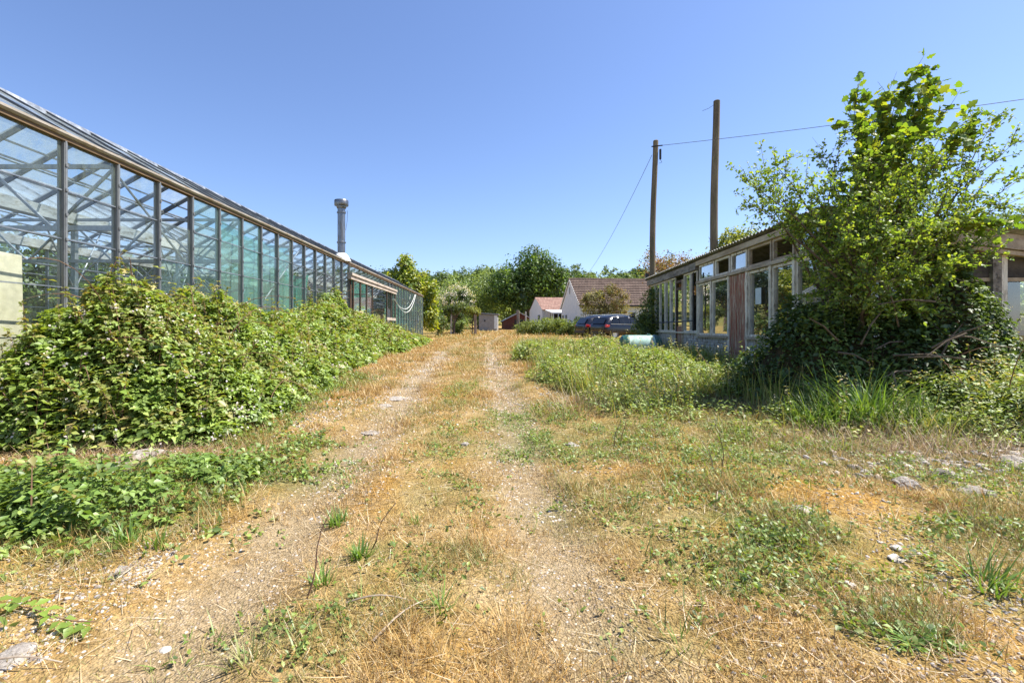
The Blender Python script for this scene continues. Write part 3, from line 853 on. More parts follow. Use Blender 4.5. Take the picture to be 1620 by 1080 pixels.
gz = lambda x, y: float(G(x, y))
x1, x2 = 7.88, 10.85
P1, d1 = pole((x1 - .05, 24, gz(x1, 24)), at(1036.5, 223, 24), .155, .125, 'shorter creosoted pole with a cable bracket near its top')
P2, d2_ = pole((x2 - .18, 23.5, gz(x2, 23.5)), at(1133, 160, 23.5), .20, .15, 'taller thicker bare pole rising behind the shed roof')
t1 = d1
m = MB(); m.beam((t1.x - .22, -.12, t1.z - .33), (t1.x + .32, -.12, t1.z - .27), .04, .05); m.build('bracket', M['black'], P1)
m = MB(); m.beam((t1.x + .22, -.1, t1.z - .45), (t1.x + .22, -.1, t1.z - .95), .09, .08); m.build('cable_box', M['black'], P1)
m = MB(); m.tube([(t1.x + .22, -.1, t1.z - .95), (t1.x + .3, -.1, t1.z - 1.1), (t1.x + .16, -.12, t1.z - 1.15)], .012, 5); m.build('cable_tail', M['black'], P1)
m = MB(); m.box(-.3, -.16, -.2, -.06, 3.1, 3.45); m.build('meter_box', M['black'], P1)
for z in (3.2, 4.2):
    m = MB(); m.tube([(-.15, -.1, z + .6), (-.22, -.12, z + .6)], .02, 6); m.build('step_bolt', M['black'], P1)


def wire(name, a, b, sag, label, r=.012):
    a, b = Vector(a), Vector(b); pts = []
    for i in range(29):
        t = i / 28; p = a.lerp(b, t); p.z -= sag * 4 * t * (1 - t); pts.append(p)
    m = MB(); m.tube(pts, r, 5); tag(m.build(name, M['wire'], None), label, 'wire')


top1 = P1.location + t1
wire('overhead_wire', top1 + Vector((.3, -.12, -.27)), (27, 8.0, 7.9), .25, 'overhead wire from the short pole past the tall pole to the tree')
wire('overhead_wire', top1 + Vector((-.2, -.12, -.75)), (9.6, 51.2, 6.45), .55, 'overhead wire running down from the short pole to the house roof')
tp2 = P2.location + d2_
m = MB(); m.tube([(d2_.x, 0, d2_.z - .1), (d2_.x - .35, .0, d2_.z - .35), (d2_.x - .66, .02, d2_.z - .47)], .009, 5); m.build('loose_wire', M['wire'], P2)

# ------------------------------------------------------------------ house, smaller house, outbuildings
def window_h(parent, x0, x1, z0, z1, y=-.02, n=2):
    m = MB(); w = .07
    m.box(x0, x1, y - .03, y, z0, z0 + w); m.box(x0, x1, y - .03, y, z1 - w, z1)
    for j in range(n + 1):
        x = x0 + (x1 - x0 - w) * j / n; m.box(x, x + w, y - .028, y, z0 + w, z1 - w)
    f = m.build('window', M['render'], parent)
    g = MB(); g.quad((x0 + .02, y - .01, z0 + .02), (x1 - .02, y - .01, z0 + .02), (x1 - .02, y - .01, z1 - .02), (x0 + .02, y - .01, z1 - .02)); g.build('pane', M['carglass'], f)


hs = empty('house', (8.42, 47, .55), R(4)); tag(hs, 'white bungalow with steep brown tiled roof behind the cars', 'house')
HL, HD, HE, HR = 17, 8.4, 3.05, 5.85
m = MB(); m.prism([(0, -.3), (HD, -.3), (HD, HE), (HD / 2, HR - .08), (0, HE)], 'x', 0, HL); m.build('wall', M['render'], hs)
for s_ in (0, 1):
    y0, y1 = (-.35, HD / 2) if s_ == 0 else (HD + .35, HD / 2)
    z0 = HE - .20
    rf = MB(); nn = 15
    for i in range(nn):      # courses of tiles, each lapping the one below
        ta, tb = i / nn, (i + 1) / nn
        ya, yb = y0 + (y1 - y0) * ta, y0 + (y1 - y0) * tb; za, zb = z0 + (HR - z0) * ta, z0 + (HR - z0) * tb
        rf.add([(-.12, ya, za + .11), (HL + .12, ya, za + .11), (HL + .12, yb, zb + .025), (-.12, yb, zb + .025), (-.12, ya, za), (HL + .12, ya, za)],
               [(0, 1, 2, 3), (4, 5, 1, 0)] if s_ == 0 else [(3, 2, 1, 0), (0, 1, 5, 4)])
    rf.build('roof', M['tiles'], hs)
m = MB(); m.tube([(-.14, HD / 2, HR + .03), (HL + .14, HD / 2, HR + .03)], .11, 8); m.build('ridge', M['tiles'], hs)
for s_ in (0, 1):
    m = MB(); y0 = -.34 if s_ == 0 else HD + .34
    m.beam((-.09, y0, HE - .24), (-.09, HD / 2, HR - .03), .05, .16); m.build('barge_board', M['render'], hs)
m = MB(); m.box(-.03, 0.01, HD / 2 - .18, HD / 2 + .18, 4.3, 5.0)
m.build('gable_vent', M['shedgrey'], hs)
m = MB(); m.box(-.1, HL + .1, -.46, -.35, HE - .27, HE - .17); m.build('gutter', M['black'], hs)
window_h(hs, 4.1, 5.6, 1.15, 2.3); window_h(hs, 7.3, 9.6, 1.0, 2.3, n=3); window_h(hs, 1.2, 2.6, 1.15, 2.3)
m = MB(); m.box(6.0, 6.9, -.05, .0, .0, 2.1); m.build('door', M['door_brown'], hs)
for y0 in (5.3, 6.9):
    m = MB(); m.box(-.05, 0.0, y0, y0 + .9, .9, 2.2); f = m.build('window', M['render'], hs)
    g = MB(); g.quad((-.06, y0 + .08, .98), (-.06, y0 + .82, .98), (-.06, y0 + .82, 2.12), (-.06, y0 + .08, 2.12)); g.build('pane', M['carglass'], f)

h2 = empty('small_house', (6.1, 60, .9), R(7)); tag(h2, 'low white house with faded red tiled roof beyond the bungalow', 'house')
L2, D2, E2, R2 = 10, 8, 2.72, 4.4
m = MB(); m.prism([(0, -.3), (D2, -.3), (D2, E2), (D2 / 2, R2 - .06), (0, E2)], 'x', 0, L2); m.build('wall', M['render'], h2)
for s_ in (0, 1):
    y0, y1 = (-.3, D2 / 2) if s_ == 0 else (D2 + .3, D2 / 2); rf = MB()
    rf.add([(-.08, y0, E2 - .1), (L2, y0, E2 - .1), (L2, y1, R2), (-.08, y1, R2), (-.08, y0, E2 - .2), (L2, y0, E2 - .2)], [(0, 1, 2, 3), (4, 5, 1, 0)] if s_ == 0 else [(3, 2, 1, 0), (0, 1, 5, 4)])
    rf.build('roof', M['tiles_old'], h2)
m = MB(); m.box(-.05, -.0, 1.2, 2.3, .8, 2.0); f = m.build('window', M['shedgrey'], h2)
g = MB(); g.quad((-.06, 1.3, .9), (-.06, 2.2, .9), (-.06, 2.2, 1.9), (-.06, 1.3, 1.9)); g.build('pane', M['carglass'], f)
cv = MB(); cv.prism([(-4.2, 2.15), (-.05, 2.62), (-.05, 2.5), (-4.2, 2.0)], 'x', .3, 4.6); po = cv.build('porch_roof', M['render'], h2)
for i in range(8):
    x = .35 + i * .58; m = MB(); m.box(x, x + .1, -4.15, -4.05, 0, 2.0); m.build('porch_post', M['render'], h2)
for i in range(6):
    y = -3.5 + i * .62; m = MB(); m.box(.32, .42, y, y + .1, 0, 2.04 + .11 * (y + 4.2)); m.build('porch_post', M['render'], h2)
m = MB(); m.box(.5, 4.5, -.5, -.45, 0, 2.1); m.build('porch_glazing', M['carglass'], h2)

ob = empty('outbuilding', (-1.75, 60, .85), R(-3)); tag(ob, 'low grey boarded shed with flat roof beyond the left gate post', 'shed')
m = MB(); m.box(0, 2.25, 0, 4, 0, 2.05); m.build('wall', M['shedgrey'], ob)
m = MB(); m.prism([(-.15, 2.2), (2.45, 2.05), (2.45, 2.14), (-.15, 2.3)], 'y', -.25, 4.2); m.build('roof', M['steel'], ob)
m = MB(); m.box(1.9, 2.27, -.03, -.001, .3, 1.95); m.build('end_panel', M['paper'], ob)
m = MB(); m.box(.62, .82, -.02, .0, 1.2, 1.4); m.build('hole', M['black'], ob)
ob = empty('barn', (1.6, 72, 1.0), R(2)); tag(ob, 'rust red low barn with pitched roof under the big round tree', 'barn')
m = MB(); m.prism([(0, 0), (4.6, 0), (4.6, 1.3), (2.3, 2.45), (0, 1.3)], 'y', 0, 6); m.build('wall', M['rust'], ob)
m = MB(); m.prism([(-.25, 1.22), (2.3, 2.5), (4.85, 1.22), (4.85, 1.32), (2.3, 2.62), (-.25, 1.32)], 'y', -.3, 6.2); m.build('roof', M['render'], ob)
m = MB(); m.box(1.6, 3.0, -.03, 0, 0, 1.5); m.build('door', M['dark_in'], ob)
fn = empty('board_fence', (4.4, 68, 1.0)); tag(fn, 'dark board fence between the red barn and the low white house', 'fence')
m = MB(); m.box(0, 3.6, 0, .04, .05, 1.5); m.build('boarding', M['door_brown'], fn)
for x in (.1, 1.8, 3.5):
    m = MB(); m.box(x - .06, x + .06, -.07, -.002, 0, 1.6); m.build('fence_post', M['post'], fn)
# TV aerial on the shed's far corner
ae = empty('tv_aerial', (9.9, 27, 4.0)); tag(ae, 'thin television aerial above the red leaved shrub', 'aerial')
tp = at(1063, 401, 27)
m = MB(); m.tube([(0, 0, -3.5), (tp.x - 9.9, 0, tp.z - 4.0)], .025, 6); m.build('mast', M['wire'], ae)
m = MB(); bx = tp.x - 9.9; bz = tp.z - 4.0
m.beam((bx - .25, 0, bz + .1), (bx + .25, .1, bz - .12), .02, .02)
for q in (-.2, -.08, .05, .18): m.beam((bx + q, -.18, bz - q * .45), (bx + q, .22, bz - q * .45), .012, .012)
m.beam((bx - .2, 0, bz + .2), (bx - .24, 0, bz - .02), .015, .03)
m.build('aerial_array', M['wire'], ae)

# ------------------------------------------------------------------ gate and field posts
def gatepost(px, py, topy, w, Y, name, label, mat, cap=None):
    p = at(px, py, Y); x = p.x; g = gz(x, Y); h = at(px, topy, Y).z - g
    m = MB(); m.prism([(-w / 2, -.3), (w / 2, -.3), (w / 2 * .96, h), (0, h + w * .12), (-w / 2 * .96, h)], 'y', -w / 2, w / 2)
    o = m.build(name, mat, None, bevel=.012); o.location = (x, Y, g); o.rotation_euler = (R(rng.normal(0, .8)), R(rng.normal(0, .8)), R(rng.uniform(-12, 12)))
    tag(o, label, 'post', 'old posts at the end of the track'); return o


gatepost(752, 527, 497, .27, 45, 'gate_post', 'stout brown gate post under the clipped yellow green climber', M['post'])
gatepost(819.5, 528, 491, .25, 45, 'gate_post', 'tall brown gate post in front of the round tree trunk', M['post'])
gatepost(832, 520, 493, .13, 47, 'field_post', 'slim pale post just behind the tall gate post', M['palepost'])
gatepost(870.5, 520, 495, .14, 46, 'field_post', 'slim dark post standing in the hedge before the white porch', M['post'])
gatepost(713.5, 520, 497, .14, 45.5, 'field_post', 'pale post in the shadow under the clipped climber', M['palepost'])

# ------------------------------------------------------------------ cars
ST = [(-2.22, .48, .76, .82, .84, .70), (-2.14, .30, .88, .96, 1.0, .80), (-1.72, .24, .91, 1.0, 1.53, .66), (-1.1, .22, .92, .99, 1.62, .65), (-.2, .22, .92, .97, 1.64, .65),
      (.35, .22, .92, .95, 1.56, .62), (1.1, .22, .91, .93, .99, .80), (1.7, .26, .89, .86, .92, .74), (2.12, .32, .80, .72, .77, .62), (2.2, .42, .70, .62, .65, .5)]


def car(loc, rz, label):
    e = empty('parked_car', loc, rz); tag(e, label, 'car', 'cars parked by the shed')
    vs = []; k = 10
    for x, zb, w, zk, zt, wr in ST:
        half = [(0, zb), (w * .85, zb), (w, zb + .15), (w, (zb + zk) * .5 + .1), (w * .97, zk), (wr, zt), (0, zt + .03)]
        ring = half + [(-y, z) for y, z in half[-2:0:-1]]
        vs += [(x, y, z) for y, z in ring]
    k = len(ring); fs = []
    for i in range(len(ST) - 1):
        for j in range(k): fs.append((i * k + j, i * k + (j + 1) % k, (i + 1) * k + (j + 1) % k, (i + 1) * k + j))
    fs.append(tuple(range(k - 1, -1, -1))); fs.append(tuple((len(ST) - 1) * k + j for j in range(k)))
    m = MB(); m.add(vs, fs); b = m.build('body', M['carpaint'], e, True)
    s_ = b.modifiers.new('s', 'SUBSURF'); s_.levels = s_.render_levels = 2
    for q in range(1, len(b.data.edges)): pass
    for side in (1, -1):
        for xa, xb in ((-1.62, -1.06), (-.98, -.12), (-.04, .72)):
            def pt(x, t):
                w0 = np.interp(x, [s[0] for s in ST], [s[2] * .97 for s in ST]); z0 = np.interp(x, [s[0] for s in ST], [s[3] for s in ST])
                w1 = np.interp(x, [s[0] for s in ST], [s[5] for s in ST]); z1 = np.interp(x, [s[0] for s in ST], [s[4] for s in ST])
                return (x, side * (w0 + (w1 - w0) * t + .012), z0 + (z1 - z0) * t)
            ta = .82; x_t = xa + (.18 if xa < -1.2 else .02); x_u = xb - (.34 if xb > .5 else .02)
            g = MB(); g.add([pt(xa, .1), pt(xb, .1), pt(x_u, ta), pt(x_t, ta)], [(0, 1, 2, 3) if side < 0 else (3, 2, 1, 0)]); g.build('side_window', M['carglass'], e)
        g = MB(); g.prism([(-2.16, .78), (-1.86, .80), (-1.80, .92), (-2.13, .97)], 'y', side * .62, side * .925); g.build('tail_light', M['redlamp'], e, bevel=.02)
        g = MB(); g.beam((-1.75, side * .93, 1.0), (.9, side * .925, .965), .012, .025); g.build('window_trim', M['chrome'], e)
        g = MB(); g.box(.62, .78, side * .9, side * 1.1, .98, 1.12); g.build('wing_mirror', M['carpaint'], e, bevel=.03)
        for x in (-1.38, 1.36):
            c = (x, side * .80, .33)
            g = MB(); g.lathe([(.20, -.11), (.31, -.11), (.335, -.07), (.335, .07), (.31, .11), (.20, .11)], c, 28, 'y'); w = g.build('wheel', M['tyre'], e, True)
            g = MB(); g.lathe([(.205, .0), (.20, side * .10), (.17, side * .085), (.06, side * .095), (.001, side * .10)], c, 20, 'y'); g.build('rim', M['rim'], w, True)
    g = MB(); g.add([(-2.165, .70, 1.04), (-2.165, -.70, 1.04), (-1.84, -.58, 1.46), (-1.84, .58, 1.46)], [(0, 1, 2, 3)]); g.build('rear_window', M['carglass'], e)
    g = MB(); g.add([(1.10, .72, 1.02), (1.10, -.72, 1.02), (.44, -.56, 1.53), (.44, .56, 1.53)], [(3, 2, 1, 0)]); g.build('windscreen', M['carglass'], e)
    g = MB(); g.box(-2.25, -2.16, -.78, .78, .30, .50); g.build('bumper', M['black'], e, bevel=.03)
    for side in (1, -1):
        g = MB(); g.beam((-1.4, side * .56, 1.66), (.2, side * .56, 1.66), .03, .03); g.build('roof_rail', M['chrome'], e)


cx, cy = at(972, 520, 33).x, 33.0
car((cx + .75, cy + .6, gz(cx, cy)), R(24), 'dark blue car parked nearer the shed, overlapping the other car')
cx, cy = at(940, 520, 35.5).x, 36
car((cx + 1.05, cy + .2, gz(cx, cy)), R(17), 'dark blue estate car parked further back, its tail light clear of the other')
# ------------------------------------------------------------------ GROUND
def axis(parts):
    a = []
    for lo, hi, st in parts: a += list(np.arange(lo, hi, st))
    return np.array(a + [parts[-1][1]])


def ground_sheet(name, xs, ys, lift=0.0):
    X, Y = np.meshgrid(xs, ys); x = X.ravel(); y = Y.ravel()
    z = G(x, y) + lift
    V = np.stack([x, y, z], 1); w = len(xs)
    i, j = np.meshgrid(np.arange(len(xs) - 1), np.arange(len(ys) - 1)); a = (j * w + i).ravel()
    tr = np.concatenate([np.stack([a, a + 1, a + w + 1], 1), np.stack([a, a + w + 1, a + w], 1)])
    C = np.zeros((len(x), 3)); C[:, 0] = rut(x, y) * sm(60 - y, 0, 25) * .8 + .22 * sm(2.2 - np.abs(x - track_c(y)), 0, 1)
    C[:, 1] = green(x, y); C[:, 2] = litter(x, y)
    o = np_mesh(name, V, tr, C, M['ground']); o.data.polygons.foreach_set('use_smooth', [True] * len(tr))
    tag(o, kind='structure'); return o


BL = [  # low green patches: x, y, rx, ry, strength
    (-2.4, 3.05, .75, .5, .9), (-1.9, 3.75, .7, .5, .9), (-3.0, 3.3, .9, .6, 1.0), (1.55, 2.75, .5, .45, .95), (1.25, 2.35, .45, .28, .7), (1.9, 2.3, .35, .25, .5), (1.0, 3.4, .55, .4, .45), (1.6, 3.6, .7, .5, .5),
    (.9, 4.6, 1.0, .6, .75), (2.2, 4.2, .9, .5, .8), (2.3, 2.15, .5, .3, .45), (2.75, 2.6, .6, .4, .5), (1.55, 1.9, .3, .2, .5), (-.62, 2.55, .16, .14, .6), (.15, 5.6, .35, .6, .5),
    (2.3, 4.75, .8, .35, .8), (1.35, 5.2, .6, .4, .75), (3.4, 4.55, .9, .3, .6), (.75, 5.9, .4, .6, .6), (.55, 3.1, .35, .3, .4), (-.35, 3.4, .4, .6, .35), (-.45, 2.2, .3, .35, .35), (-2.5, 2.6, .6, .25, .55), (-.35, 4.6, .4, .8, .4), (.95, 2.9, .4, .5, .4), (-1.75, 4.5, .4, .5, .45), (-.75, 1.9, .3, .2, .35), (.75, 1.9, .4, .2, .3), (4.2, 3.9, .7, .4, .5),
    (-.5, 7.5, .35, 1.0, .35), (-.55, 11, .4, 1.6, .45), (3.2, 3.7, .8, .5, .45), (3.3, 3.0, .6, .5, .4)]


def weedy(x, y):
    """the rank weeds between track and shed, 0..1"""
    e = np.interp(y, [4.0, 4.9, 5.6, 6.5, 8, 11, 15, 20, 26], [3.2, 2.2, 1.35, 1.05, .78, .68, .62, .9, 2.6])
    w = sm(x - e + (fbm(x, y, 1.1, 21) - .5) * .9, -.15, .5) * sm(y - np.interp(x, [.6, 1.5, 2.5, 3.6, 5, 9], [5.8, 4.95, 4.5, 4.45, 4.45, 4.3]) + (vn(x, y, .8, 9) - .5) * .7, -.2, .5)
    return w * sm(24.5 - y, 0, 3) * sm(9.9 - x, 0, 1)


def bank(x, y):
    """footprint of the bramble bank, 1 inside"""
    e = np.interp(y, [3.9, 4.5, 5.2, 6.5, 8, 12, 18, 23, 27, 30], [-4.4, -2.75, -2.55, -2.62, -2.5, -2.75, -3.0, -3.2, -3.5, -4.3]) + (fbm(x * 0, y, .9, 31) - .5) * .95
    return sm(e - x, 0, .25) * sm(y - 4.15 - (vn(x, x * 0, .7, 2) - .5) * .5, 0, .3) * sm(30 - y, 0, 2)


def green(x, y):
    g = np.zeros_like(x)
    for bx, by, rx, ry, s in BL: g = np.maximum(g, s * np.exp(-(((x - bx) / rx) ** 2 + ((y - by) / ry) ** 2) ** 1.5))
    g = np.maximum(g, weedy(x, y)); g = np.maximum(g, .6 * bank(x, y))
    far = sm(y, 40, 75) * .35 * (np.abs(x) > 4)
    hills = sm(y, 95, 115)
    side = sm(-x, 4.9, 5.5) * .5 + sm(x, 10.5, 12) * .7
    return np.clip(np.maximum.reduce([g, far + 0 * x, hills + 0 * x, side]), 0, 1)


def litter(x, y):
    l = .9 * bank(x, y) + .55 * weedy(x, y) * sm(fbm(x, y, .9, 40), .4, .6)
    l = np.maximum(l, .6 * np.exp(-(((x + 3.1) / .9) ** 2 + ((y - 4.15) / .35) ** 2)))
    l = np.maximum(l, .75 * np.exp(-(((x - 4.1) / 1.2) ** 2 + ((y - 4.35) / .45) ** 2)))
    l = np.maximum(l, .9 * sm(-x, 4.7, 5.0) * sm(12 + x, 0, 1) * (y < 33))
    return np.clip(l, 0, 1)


ys = axis([(-60, -6, 6), (-6, .6, .3), (.6, 7, .07), (7, 14, .14), (14, 30, .3), (30, 64, .8), (64, 110, 3), (110, 270, 6), (270, 700, 40)])
xs = axis([(-600, -60, 45), (-60, -14, 4), (-14, -5.5, .6), (-5.5, -2.6, .15), (-2.6, 2.2, .075), (2.2, 6, .12), (6, 14, .6), (14, 60, 4), (60, 600, 45)])
ground_sheet('ground', xs, ys)
o = ground_sheet('dirt_track', axis([(-2.7, 2.9, .08)]), axis([(-.5, 12, .1), (12, 30, .3), (30, 47, .8)]), .006)
# the track runs between these edges: drop what lies outside them
me = o.data; co = np.empty(len(me.vertices) * 3); me.vertices.foreach_get('co', co); co = co.reshape(-1, 3)
keep = np.abs(co[:, 0] - track_c(co[:, 1])) < 1.28 + (vn(co[:, 0], co[:, 1], .5, 6) - .5) * .3
lp = np.empty(len(me.loops), int); me.loops.foreach_get('vertex_index', lp); tri = lp.reshape(-1, 3)
at_ = np.empty(len(co) * 4, np.float32); me.color_attributes['Col'].data.foreach_get('color', at_)
tri = tri[keep[tri].all(1)]; bpy.data.objects.remove(o)
used = np.unique(tri); mp = np.zeros(len(co), int); mp[used] = np.arange(len(used))
o = np_mesh('dirt_track', co[used], mp[tri], at_.reshape(-1, 4)[used][:, :3], M['ground']); o.data.polygons.foreach_set('use_smooth', [True] * len(tri)); tag(o, kind='structure')


def gp(x, y, dz=0.0): return np.stack([x, y, G(x, y) + dz], 1)


def fill(n, x0, x1, y0, y1, dens, seed):
    """n tries in a rectangle, kept with probability dens(x, y)"""
    q = np.random.default_rng(seed); x = q.uniform(x0, x1, n); y = q.uniform(y0, y1, n)
    k = q.random(n) < dens(x, y); return x[k], y[k]


def inview(x, y, mar=1.7): return (x > -1.05 * y - mar) & (x < 1.13 * y + mar)


# -- gravel: small angular stones, thick in the ruts
ICO = T([(0, 0, 1), (.9, 0, .4), (.28, .85, .4), (-.72, .53, .4), (-.72, -.53, .4), (.28, -.85, .4), (.72, .53, -.3), (-.28, .85, -.3), (-.9, 0, -.3), (-.28, -.85, -.3), (.72, -.53, -.3)],
        [(0, 1, 2), (0, 2, 3), (0, 3, 4), (0, 4, 5), (0, 5, 1), (1, 6, 2), (2, 7, 3), (3, 8, 4), (4, 9, 5), (5, 10, 1), (6, 7, 2), (7, 8, 3), (8, 9, 4), (9, 10, 5), (10, 6, 1)])
PEB = [(.14, .11, .09), (.34, .26, .18), (.45, .36, .26), (.48, .42, .35), (.56, .51, .44), (.28, .22, .17), (.50, .37, .24), (.34, .32, .31), (.46, .40, .34)]


def stones(lv, x, y, size, pal, flat=.6, q=None):
    n = len(x); q = q or np.random.default_rng(3)
    V0, F0 = ICO; sx = size[:, None] * q.uniform(.6, 1.25, (n, 3)); sx[:, 2] *= flat
    V = V0[None] * (1 + q.normal(0, .16, (n, len(V0), 1))) * sx[:, None]
    a = q.uniform(0, 6.28, n); c, s = np.cos(a)[:, None], np.sin(a)[:, None]
    V = np.stack([V[:, :, 0] * c - V[:, :, 1] * s, V[:, :, 0] * s + V[:, :, 1] * c, V[:, :, 2]], 2)
    tx, ty = q.normal(0, .22, (2, n, 1)); V[:, :, 2] += V[:, :, 0] * tx + V[:, :, 1] * ty
    P = gp(x, y); V = V + P[:, None] + np.array([0, 0, 1.0]) * (sx[:, None, 2:3] * .15)
    Fc = (F0[None] + (np.arange(n) * len(V0))[:, None, None]).reshape(-1, 3)
    lv.raw(V.reshape(-1, 3), Fc, np.repeat(mixc(pal, n, q, .2), len(V0), 0))


bare = lambda x, y: np.clip(rut(x, y) * .95 + .20 + .42 * np.exp(-(((x + 1.75) / .8) ** 2 + ((y - 2.35) / .55) ** 2)) + .5 * np.exp(-(((x - 2.3) / .7) ** 2 + ((y - 1.9) / .6) ** 2)) - .7 * green(x, y), .015, 1) * (.3 + .9 * sm(fbm(x, y, .5, 14), .35, .62))
lv = LV(); q = np.random.default_rng(11)
for n, x0, x1, y0, y1, a, b in ((110000, -3.8, 4.8, 1.2, 3.0, .0035, .0125), (90000, -4.4, 6.0, 3.0, 5.0, .005, .016), (56000, -3.2, 2.2, 5.0, 9.0, .007, .020), (26000, -3.2, 1.2, 9, 17, .011, .028)):
    x, y = fill(n, x0, x1, y0, y1, lambda x, y: bare(x, y) * inview(x, y), 50 + int(y0 * 3))
    stones(lv, x, y, a + (b - a) * q.random(len(x)) ** 2.2, PEB, q=q)
tag(lv.build('gravel', M['stone']), kind='stuff')

# -- dry grass: short straw-coloured blades, thin in the ruts
STRAW = [(.46, .30, .10), (.56, .39, .15), (.42, .24, .06), (.64, .51, .28), (.28, .17, .055), (.50, .28, .06), (.22, .14, .06), (.35, .27, .09)]
OLIVE = [(.20, .20, .05), (.27, .26, .07), (.15, .17, .04), (.34, .30, .10)]
lv = LV()
gdens = lambda x, y: np.clip(1.05 - rut(x, y) * .8, .1, 1) * (.16 + 1.1 * sm(fbm(x, y, .45, 61), .36, .62)) * (1 - .8 * bank(x, y)) * (1 - .9 * np.exp(-(((x + 1.75) / .7) ** 2 + ((y - 2.35) / .45) ** 2)))
for n, x0, x1, y0, y1, L, w in ((190000, -3.8, 5.2, 1.2, 3.0, .050, .0026), (170000, -5.0, 7.4, 3.0, 5.2, .056, .0036), (100000, -3.6, 4.0, 5.2, 9.5, .062, .0052), (70000, -3.4, 2.2, 9.5, 18, .075, .009), (60000, -3.6, 4, 18, 34, .09, .016), (40000, -5, 9, 34, 62, .13, .035)):
    x, y = fill(n, x0, x1, y0, y1, lambda x, y: gdens(x, y) * inview(x, y), 80 + int(y0 * 3)); k = len(x)
    og = (fbm(x, y, 1.0, 71) > .50) | (green(x, y) > .3)
    c = np.where((og & (q.random(k) < .6))[:, None], mixc(OLIVE, k, q), mixc(STRAW, k, q))
    tall = 1 + 1.6 * sm(fbm(x, y, .6, 77), .55, .75)
    lv.blades(gp(x, y), q.uniform(0, 6.28, k), q.uniform(.2, 1.35, k), q.uniform(0, .9, k), L * q.uniform(.35, 1.4, k) * tall, w * q.uniform(.7, 1.5, k), c, segs=2)
tag(lv.build('dry_grass', M['dry']), kind='stuff')

# -- fallen straw and bits of twig lying about
lv = LV()
x, y = fill(9000, -3.4, 4, 1.35, 6, lambda x, y: .8 * inview(x, y) * (1 - .6 * rut(x, y)), 90); k = len(x)
lv.blades(gp(x, y, .012), q.uniform(0, 6.28, k), np.full(k, 1.5), q.uniform(-.25, .1, k), q.uniform(.05, .22, k), q.uniform(.0016, .0034, k), mixc([(.66, .55, .36), (.52, .40, .24), (.30, .20, .12), (.72, .63, .46)], k, q), segs=3)
x, y = fill(2600, 2.4, 5.4, 4.0, 5.0, lambda x, y: .9 * np.exp(-(((x - 4.0) / 1.1) ** 2 + ((y - 4.4) / .5) ** 2)), 91); k = len(x)
lv.blades(gp(x, y, .01), q.uniform(0, 6.28, k), q.uniform(.3, 1.4, k), q.uniform(0, .8, k), q.uniform(.1, .35, k), q.uniform(.002, .005, k), mixc([(.36, .25, .16), (.25, .17, .11), (.5, .38, .25)], k, q), segs=3)
x, y = fill(4200, -4.4, -1.7, 3.6, 4.6, lambda x, y: .9 * np.exp(-(((x + 3.1) / 1.2) ** 2 + ((y - 4.1) / .35) ** 2)), 92); k = len(x)
lv.blades(gp(x, y, .01), q.uniform(0, 6.28, k), q.uniform(.9, 1.5, k), q.uniform(-.2, .5, k), q.uniform(.06, .3, k), q.uniform(.002, .005, k), mixc([(.30, .20, .12), (.20, .13, .08), (.45, .33, .2)], k, q), segs=3)
tag(lv.build('dead_stalk_litter', M['dry']), kind='stuff')

# -- low green weeds in patches over the dry ground
WEED = [(.17, .26, .05), (.24, .33, .06), (.11, .18, .04), (.30, .36, .09), (.17, .24, .07)]
bank_e = lambda y: np.interp(y, [3.9, 4.5, 5.2, 6.5, 8, 12, 18, 23, 27, 30], [-4.4, -2.75, -2.55, -2.62, -2.5, -2.75, -3.0, -3.2, -3.5, -4.3])
lv = LV()
pd = lambda x, y: np.clip(np.maximum.reduce([s * np.exp(-(((x - a) / rx) ** 2 + ((y - b) / ry) ** 2) ** 1.4) for a, b, rx, ry, s in BL]), 0, 1) * sm(fbm(x, y, .28, 55), .38, .58) + .004 * (fbm(x, y, .6, 56) > .5) + .35 * np.exp(-((x - bank_e(y) - .12) / .22) ** 2) * (y > 4.4)
x, y = fill(90000, -3.9, 5.0, 1.4, 9, lambda x, y: pd(x, y) * (1 - bank(x, y)) * inview(x, y), 95); k = len(x)
h = .02 + .10 * q.random(k) * np.where(x < -1.3, 1.7, .75) * np.clip(pd(x, y) * 1.6, .1, 1)
for rep_ in range(3):
    P = gp(x, y) + np.stack([q.normal(0, .022, k), q.normal(0, .022, k), h * q.uniform(.3, 1.1, k)], 1)
    N = q.normal(0, .55, (k, 3)) + np.array([0, 0, 1.0])
    lv.leaves(P, N, q.uniform(.016, .036, k) * np.where(x < -1.3, 1.55, 1), mixc(WEED, k, q), OVAL if rep_ == 0 else LEAF, rg=q)
kk = q.random(k) < .5
lv.blades(gp(x[kk], y[kk]), q.uniform(0, 6.28, kk.sum()), q.uniform(.1, .9, kk.sum()), q.uniform(.1, 1, kk.sum()), q.uniform(.05, .17, kk.sum()), q.uniform(.003, .007, kk.sum()), mixc([(.17, .26, .05), (.25, .33, .08)], kk.sum(), q))
tag(lv.build('low_weeds', M['leaf']), kind='stuff')

